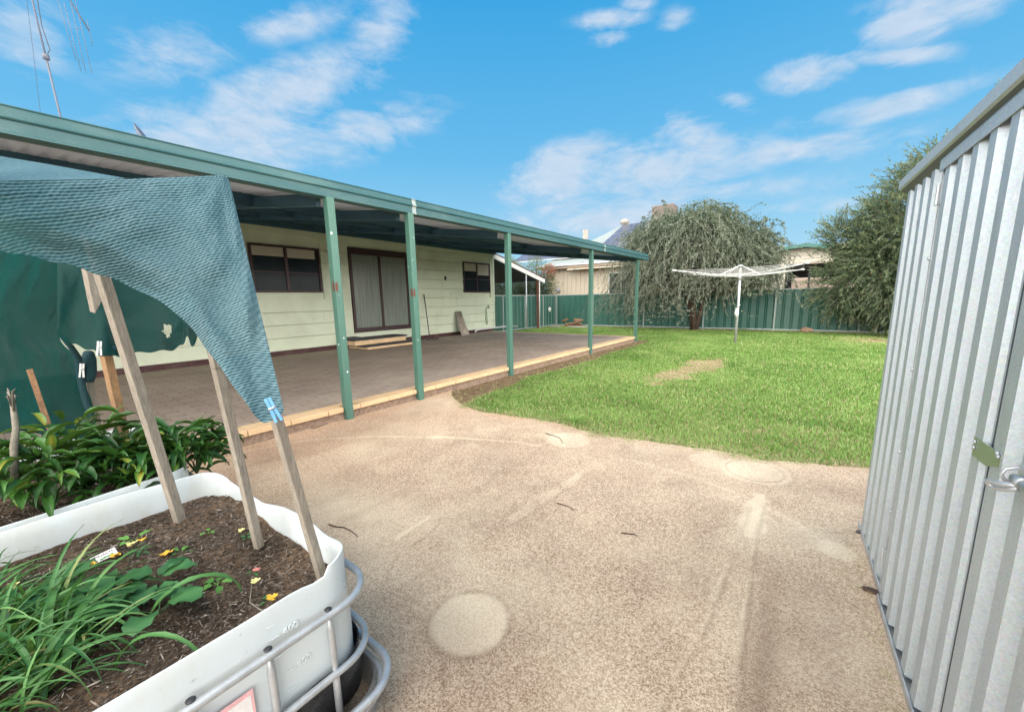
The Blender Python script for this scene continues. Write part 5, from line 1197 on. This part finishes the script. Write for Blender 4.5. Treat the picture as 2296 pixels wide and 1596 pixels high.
# ------------------------------------------------------------ lawn blades
def lawn(n_target):
    x=RS.uniform(-4.2,8,n_target*6); 
    # sample distance so density falls with range
    u=RS.rand(n_target*6); y=3.2*(17.1/3.2)**(u**1.0)
    k=np.ones(len(x),bool); d=np.hypot(x,y)
    # visible wedge only: left of the shed edge line
    k&= x<1.5+ (y-3.0)*.45
    k&= (x>-4.0)|(y>11.8)
    k&= y>lawn_edge(x)-.16*(fbm(x*5,y*5,3)-.35)+.22*(vnoise(x*2.6,y*0+5,4)-.5)+.12*(vnoise(x*11,y*3,14)-.5)
    x,y=x[k],y[k]
    return x,y
def lawn_left(n):
    x=RS.uniform(-9.8,-3.9,n); y=RS.uniform(11.8,17.1,n); return x,y
x,y=lawn(75000); xl_,yl_=lawn_left(50000); x=np.concatenate([x,xl_]);y=np.concatenate([y,yl_])
d=np.hypot(x,y)
nse=fbm(x*1.7,y*1.7,51)
bare=np.zeros(len(x))
strip=-4.05+.22+.35*fbm(y*.9,y*0+3,7)+np.where(y<5.5,.25*np.clip(5.5-y,0,2)*0.5,0)
bare=np.maximum(bare,np.clip((strip-x)/.12+.5,0,1)*(y<11.95))
bare=np.maximum(bare,np.clip(1.25-np.hypot((x+1.70)/.30,(y-6.85)/.70)+1.6*(fbm(x*4,y*3,66)-.5),0,1)*2.2)
bare=np.maximum(bare,np.clip(1.25-np.hypot((x+1.42)/.32,(y-8.1)/.85)+1.6*(fbm(x*4,y*3,67)-.5),0,1)*2.2)
bare=np.maximum(bare,np.clip(1.0-np.hypot((x-1.7)/1.3,(y-14.6)/1.5),0,1)*1.1)
bare=np.maximum(bare,np.clip(.8-np.hypot((x+3.4)/1.1,(y-16.6)/.8),0,1)*.9)
bare=np.maximum(bare,(np.abs(y-17.0)<.25)*.5*(x>-9)); bare=np.maximum(bare,np.clip(1-np.hypot((x+8.8)/1.6,(y-16.4)/.8),0,1))
k=RS.rand(len(x))>np.clip(bare,0,1)*.97*(fbm(x*14,y*14,6)*.8+.62)
x,y,d,nse,bare=x[k],y[k],d[k],nse[k],bare[k]; n=len(x)
sc_=(d/4)**.75; hgt=RS.uniform(.008,.023,n)*(.75+.5*nse)*np.minimum(sc_,1.35); hgt*=(1-.45*np.clip(bare,0,1)); wd=.0032*sc_**1.15*RS.uniform(.7,1.3,n)
a=RS.rand(n)*6.283; lean=RS.uniform(.2,1.9,n)*hgt
B=np.stack([x,y,np.full(n,-.02)],1); S_=np.stack([-np.sin(a)*wd,np.cos(a)*wd,np.zeros(n)],1); Dm=np.stack([np.cos(a)*lean*.4,np.sin(a)*lean*.4,hgt*.75],1); Dt=np.stack([np.cos(a)*lean*1.15,np.sin(a)*lean*1.15,hgt],1)
Dm[:,2]+=.012;Dt[:,2]+=.012
V=np.stack([B-S_,B+S_,B+Dm+S_*.7,B+Dt,B+Dm-S_*.7],1).reshape(-1,3)
i0=np.arange(n)*5
tone=.52+.65*(nse-.5)+.35*(fbm(x*.6,y*.6,88)-.5)+RS.randn(n)*.18-.18*(np.hypot((x+1.0)/1.5,(y-9.0)/.9)<1)*fbm(x*3,y*3,12)
tone-=.35*np.clip(1-np.hypot((x-.1)/.7,(y-4.9)/.25),0,1)
edge_=np.clip(1-(y-lawn_edge(x))/.25,0,1)
straw=RS.rand(n)<(.05+.55*np.clip(bare,0,1)+.30*edge_+.10*np.clip(fbm(x*1.1,y*1.1,17)-.45,0,1)*3)
tone=np.where(straw,RS.uniform(.85,1,n),np.clip(tone,0,.82))
Fq=np.concatenate([np.stack([i0,i0+1,i0+2,i0+4],1)]); Ft=np.stack([i0+4,i0+2,i0+3,i0+3],1)
me_F=np.stack([i0,i0+1,i0+2,i0+4],1)
# quads for the lower part, second mesh rows as triangles merged through a degenerate-free tri list
tri=np.concatenate([np.stack([i0,i0+1,i0+2],1),np.stack([i0,i0+2,i0+4],1),np.stack([i0+4,i0+2,i0+3],1)])
lw_=npmesh('lawn_grass',V,tri,m_grass,None,np.repeat(tone,5)); tag(lw_,'short green lawn grass with straw patches','grass',kind='stuff')
# ragged tufts along concrete edge
tuft=[]
def tuft_(px,py,n,s,lab):
    c=atz(px,py,0); lv=Leaves()
    for i in range(n):
        a=rnd.random()*6.28; r=s*.5*rnd.random(); lv.leaf((c.x+math.cos(a)*r,c.y+math.sin(a)*r,0),a+rnd.uniform(-.6,.6),rnd.uniform(.4,1.3),s*rnd.uniform(.4,.9),.006,rnd.uniform(.5,1.6),.2,rnd.uniform(.3,.8),6,'strap')
    o=lv.build('grass_tuft',m_grass,None,c); o.location=c; tag(o,lab,'grass tuft','grass tufts on the lawn edge')
tuft_(1290,945,110,.20,'bright grass tuft standing out on the concrete edge of the lawn'); tuft_(1210,818,60,.22,'grass tuft beside the patio footing between third and fourth posts')
tuft_(1665,740,60,.25,'grass around the fence foot right of the hoist')
# dry runners along the edge
lv=Leaves()
for i in range(900):
    xx=rnd.uniform(-4.,.45); yy=float(lawn_edge(xx))+rnd.gauss(0,.05); lv.leaf((xx,yy,.004),rnd.random()*6.28,rnd.uniform(-.02,.35),rnd.uniform(.03,.11),.003,rnd.uniform(0,.5),.1,rnd.uniform(.88,1),5,'strap')
for i in range(700):
    yy=rnd.uniform(3.4,11.6); xx=-3.98+rnd.random()**1.5*.45+.01*yy; lv.leaf((xx,yy,-.005),rnd.random()*6.28,rnd.uniform(-.02,.3),rnd.uniform(.03,.10),.003,rnd.uniform(0,.5),.1,rnd.uniform(.88,1),4,'strap')
for i in range(1500):
    if i%2: xx,yy=-1.72+rnd.gauss(0,.15),6.6+rnd.gauss(0,.3)
    else: xx,yy=-1.36+rnd.gauss(0,.16),7.9+rnd.gauss(0,.35)
    lv.leaf((xx,yy,-.005),rnd.random()*6.28,rnd.uniform(-.02,.4),rnd.uniform(.04,.10),.006,rnd.uniform(0,.5),.1,rnd.uniform(.9,1),4,'strap')
for i in range(130):
    yy=rnd.uniform(.9,2.8); xx=.345+.03*(2.78-yy)-abs(rnd.gauss(0,.035))-.02; lv.leaf((xx,yy,.006),rnd.random()*6.28,rnd.uniform(-.02,.3),rnd.uniform(.02,.07),.0022,rnd.uniform(0,.6),.1,rnd.uniform(.86,1),5,'strap')
dg_=lv.build('dry_grass',m_grass); tag(dg_,'dry straw runners along the edges of the lawn','dry grass',kind='stuff')
# ------------------------------------------------------------ world: sky texture with cloud bands
EXPO=1.0; SUN_EL,SUN_AZ=math.radians(60),math.radians(190)
wd_=bpy.data.worlds.new('World'); scn.world=wd_; wd_.use_nodes=True; nt=wd_.node_tree; nt.nodes.clear()
co=nd(nt,'ShaderNodeTexCoord').outputs['Generated']; sp=nd(nt,'ShaderNodeSeparateXYZ'); L(nt,co,sp.inputs[0])
az=math_(nt,'ARCTAN2',sp.outputs[0],sp.outputs[1]); el=math_(nt,'ARCSINE',sp.outputs[2])
cb=nd(nt,'ShaderNodeCombineXYZ'); L(nt,az,cb.inputs[0]); L(nt,el,cb.inputs[1]); ae_=cb.outputs[0]
def azel(x,y):
    r=ray(x,y).normalized(); return math.atan2(r.x,r.y),math.asin(r.z)
blobs=[((230,335),(700,255),62,1.0),((420,260),(860,130),48,1.0),((790,140),(915,5),42,.8),((280,345),(900,300),48,.75),((230,150),(540,95),50,.6),((-20,80),(130,60),70,.75),((650,320),(975,250),42,.75),((480,80),(800,20),26,.55),((170,380),(700,420),30,.6),
 ((1140,425),(1380,350),52,1.1),((1280,395),(1700,345),52,1.0),((1480,285),(1670,350),38,.9),((1600,355),(2050,300),28,.7),((1790,280),(2230,180),30,.75),((1730,180),(1900,150),30,1.0),((1960,75),(2130,30),42,1.0),((1980,20),(2300,-10),38,.8),((1300,52),(1440,38),14,.85),((1335,88),(1400,82),13,.7),((1490,52),(1540,46),20,.6),((1130,500),(1650,455),52,.8),((1410,8),(1450,5),12,.8),((1900,130),(2150,118),17,.8),((1620,215),(1680,235),18,.6),((1250,440),(1950,400),30,.55),((1650,480),(2050,430),22,.5)]
tot=None
for p1,p2,wpx,wt in blobs:
    a1,e1=azel(*p1);a2,e2=azel(*p2); ln=math.hypot(a2-a1,e2-e1); mp=nd(nt,'ShaderNodeMapping',vector_type='TEXTURE')
    mp.inputs['Location'].default_value=((a1+a2)/2,(e1+e2)/2,0); mp.inputs['Rotation'].default_value=(0,0,math.atan2(e2-e1,a2-a1))
    dxp=(p1[0]+p2[0])/2-PX; cosf=F0/math.hypot(F0,dxp); mp.inputs['Scale'].default_value=(ln*.62+.02,wpx/F0*cosf*1.25,1); L(nt,ae_,mp.inputs[0])
    vl=nd(nt,'ShaderNodeVectorMath',operation='LENGTH'); L(nt,mp.outputs[0],vl.inputs[0])
    mk=math_(nt,'MULTIPLY',math_(nt,'SUBTRACT',1.15,vl.outputs[1],None,True),wt)
    tot=mk if tot is None else math_(nt,'MAXIMUM',tot,mk)
# broad unseen cloud behind the camera, added and brightened to light the veranda
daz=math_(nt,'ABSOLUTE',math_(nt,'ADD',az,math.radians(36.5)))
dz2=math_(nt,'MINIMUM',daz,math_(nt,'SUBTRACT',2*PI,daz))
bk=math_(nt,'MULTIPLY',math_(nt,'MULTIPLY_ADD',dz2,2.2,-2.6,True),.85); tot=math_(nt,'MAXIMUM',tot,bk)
tot=math_(nt,'MAXIMUM',tot,math_(nt,'MULTIPLY',math_(nt,'MULTIPLY_ADD',el,3.5,-3.4,True),.8))
r_=stretch(nt,ae_,(1.,2.1,1.),(0,0,math.radians(18)))
n1=noise(nt,r_,6.5,9,.62,.6); n2=noise(nt,stretch(nt,ae_,(1,2.6,1),(0,0,math.radians(24))),17,6,.62,.5)
dn_=math_(nt,'ADD',math_(nt,'MULTIPLY',n1,1.5),math_(nt,'MULTIPLY',n2,.55))
den=math_(nt,'ADD',math_(nt,'MULTIPLY',tot,1.35),math_(nt,'MULTIPLY_ADD',dn_,1.9,-2.15))
den=math_(nt,'MULTIPLY',math_(nt,'SMOOTH_MIN',math_(nt,'MAXIMUM',den,0.),1.,.35),math_(nt,'MULTIPLY_ADD',tot,2.2,.0,True))
sky=ramp(nt,math_(nt,'MULTIPLY',el,2/PI,None,True),[(0,(.52,.78,.92)),(.07,(.36,.69,.92)),(.2,(.14,.53,.89)),(.38,(.035,.40,.82)),(.6,(.015,.33,.78)),(1,(.02,.25,.66))])
nz=nd(nt,'ShaderNodeTexSky'); nz.sky_type='NISHITA'; nz.sun_disc=False; nz.sun_elevation=SUN_EL; nz.sun_rotation=SUN_AZ
nzs=mixc(nt,1.,nz.outputs[0],(.14,.14,.14),'MULTIPLY')
base=mixc(nt,.1,sky,nzs)
cloudc=mixc(nt,n2,(.52,.64,.80),(.80,.87,.96)); bc_=mixc(nt,math_(nt,'MULTIPLY_ADD',el,1.4,-.15,True),(12.,11.4,10.8),(3.2,3.0,2.8)); cloudc=mixc(nt,bk,cloudc,bc_)  # unseen back cloud boosted towards the horizon as fill for veranda and wall
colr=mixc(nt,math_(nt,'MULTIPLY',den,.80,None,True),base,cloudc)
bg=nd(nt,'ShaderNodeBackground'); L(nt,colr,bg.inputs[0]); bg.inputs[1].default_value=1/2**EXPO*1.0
wd_.cycles.sampling_method='MANUAL'; wd_.cycles.sample_map_resolution=512
wo=nd(nt,'ShaderNodeOutputWorld'); L(nt,bg.outputs[0],wo.inputs[0])
sl=bpy.data.lights.new('sun','SUN'); sl.energy=1.2; sl.angle=math.radians(50); sl.color=(1,.93,.84); so_=bpy.data.objects.new('sun',sl); C.objects.link(so_)
sdv=Vector((math.sin(SUN_AZ)*math.cos(SUN_EL),math.cos(SUN_AZ)*math.cos(SUN_EL),math.sin(SUN_EL))); so_.rotation_euler=(-sdv).to_track_quat('-Z','Y').to_euler()
scn.view_settings.view_transform='Standard'; scn.view_settings.look='None'; scn.view_settings.exposure=EXPO; scn.view_settings.gamma=1
scn.render.engine='CYCLES'; scn.cycles.max_bounces=6; scn.cycles.transparent_max_bounces=8; scn.cycles.use_adaptive_sampling=True; scn.cycles.adaptive_threshold=.02
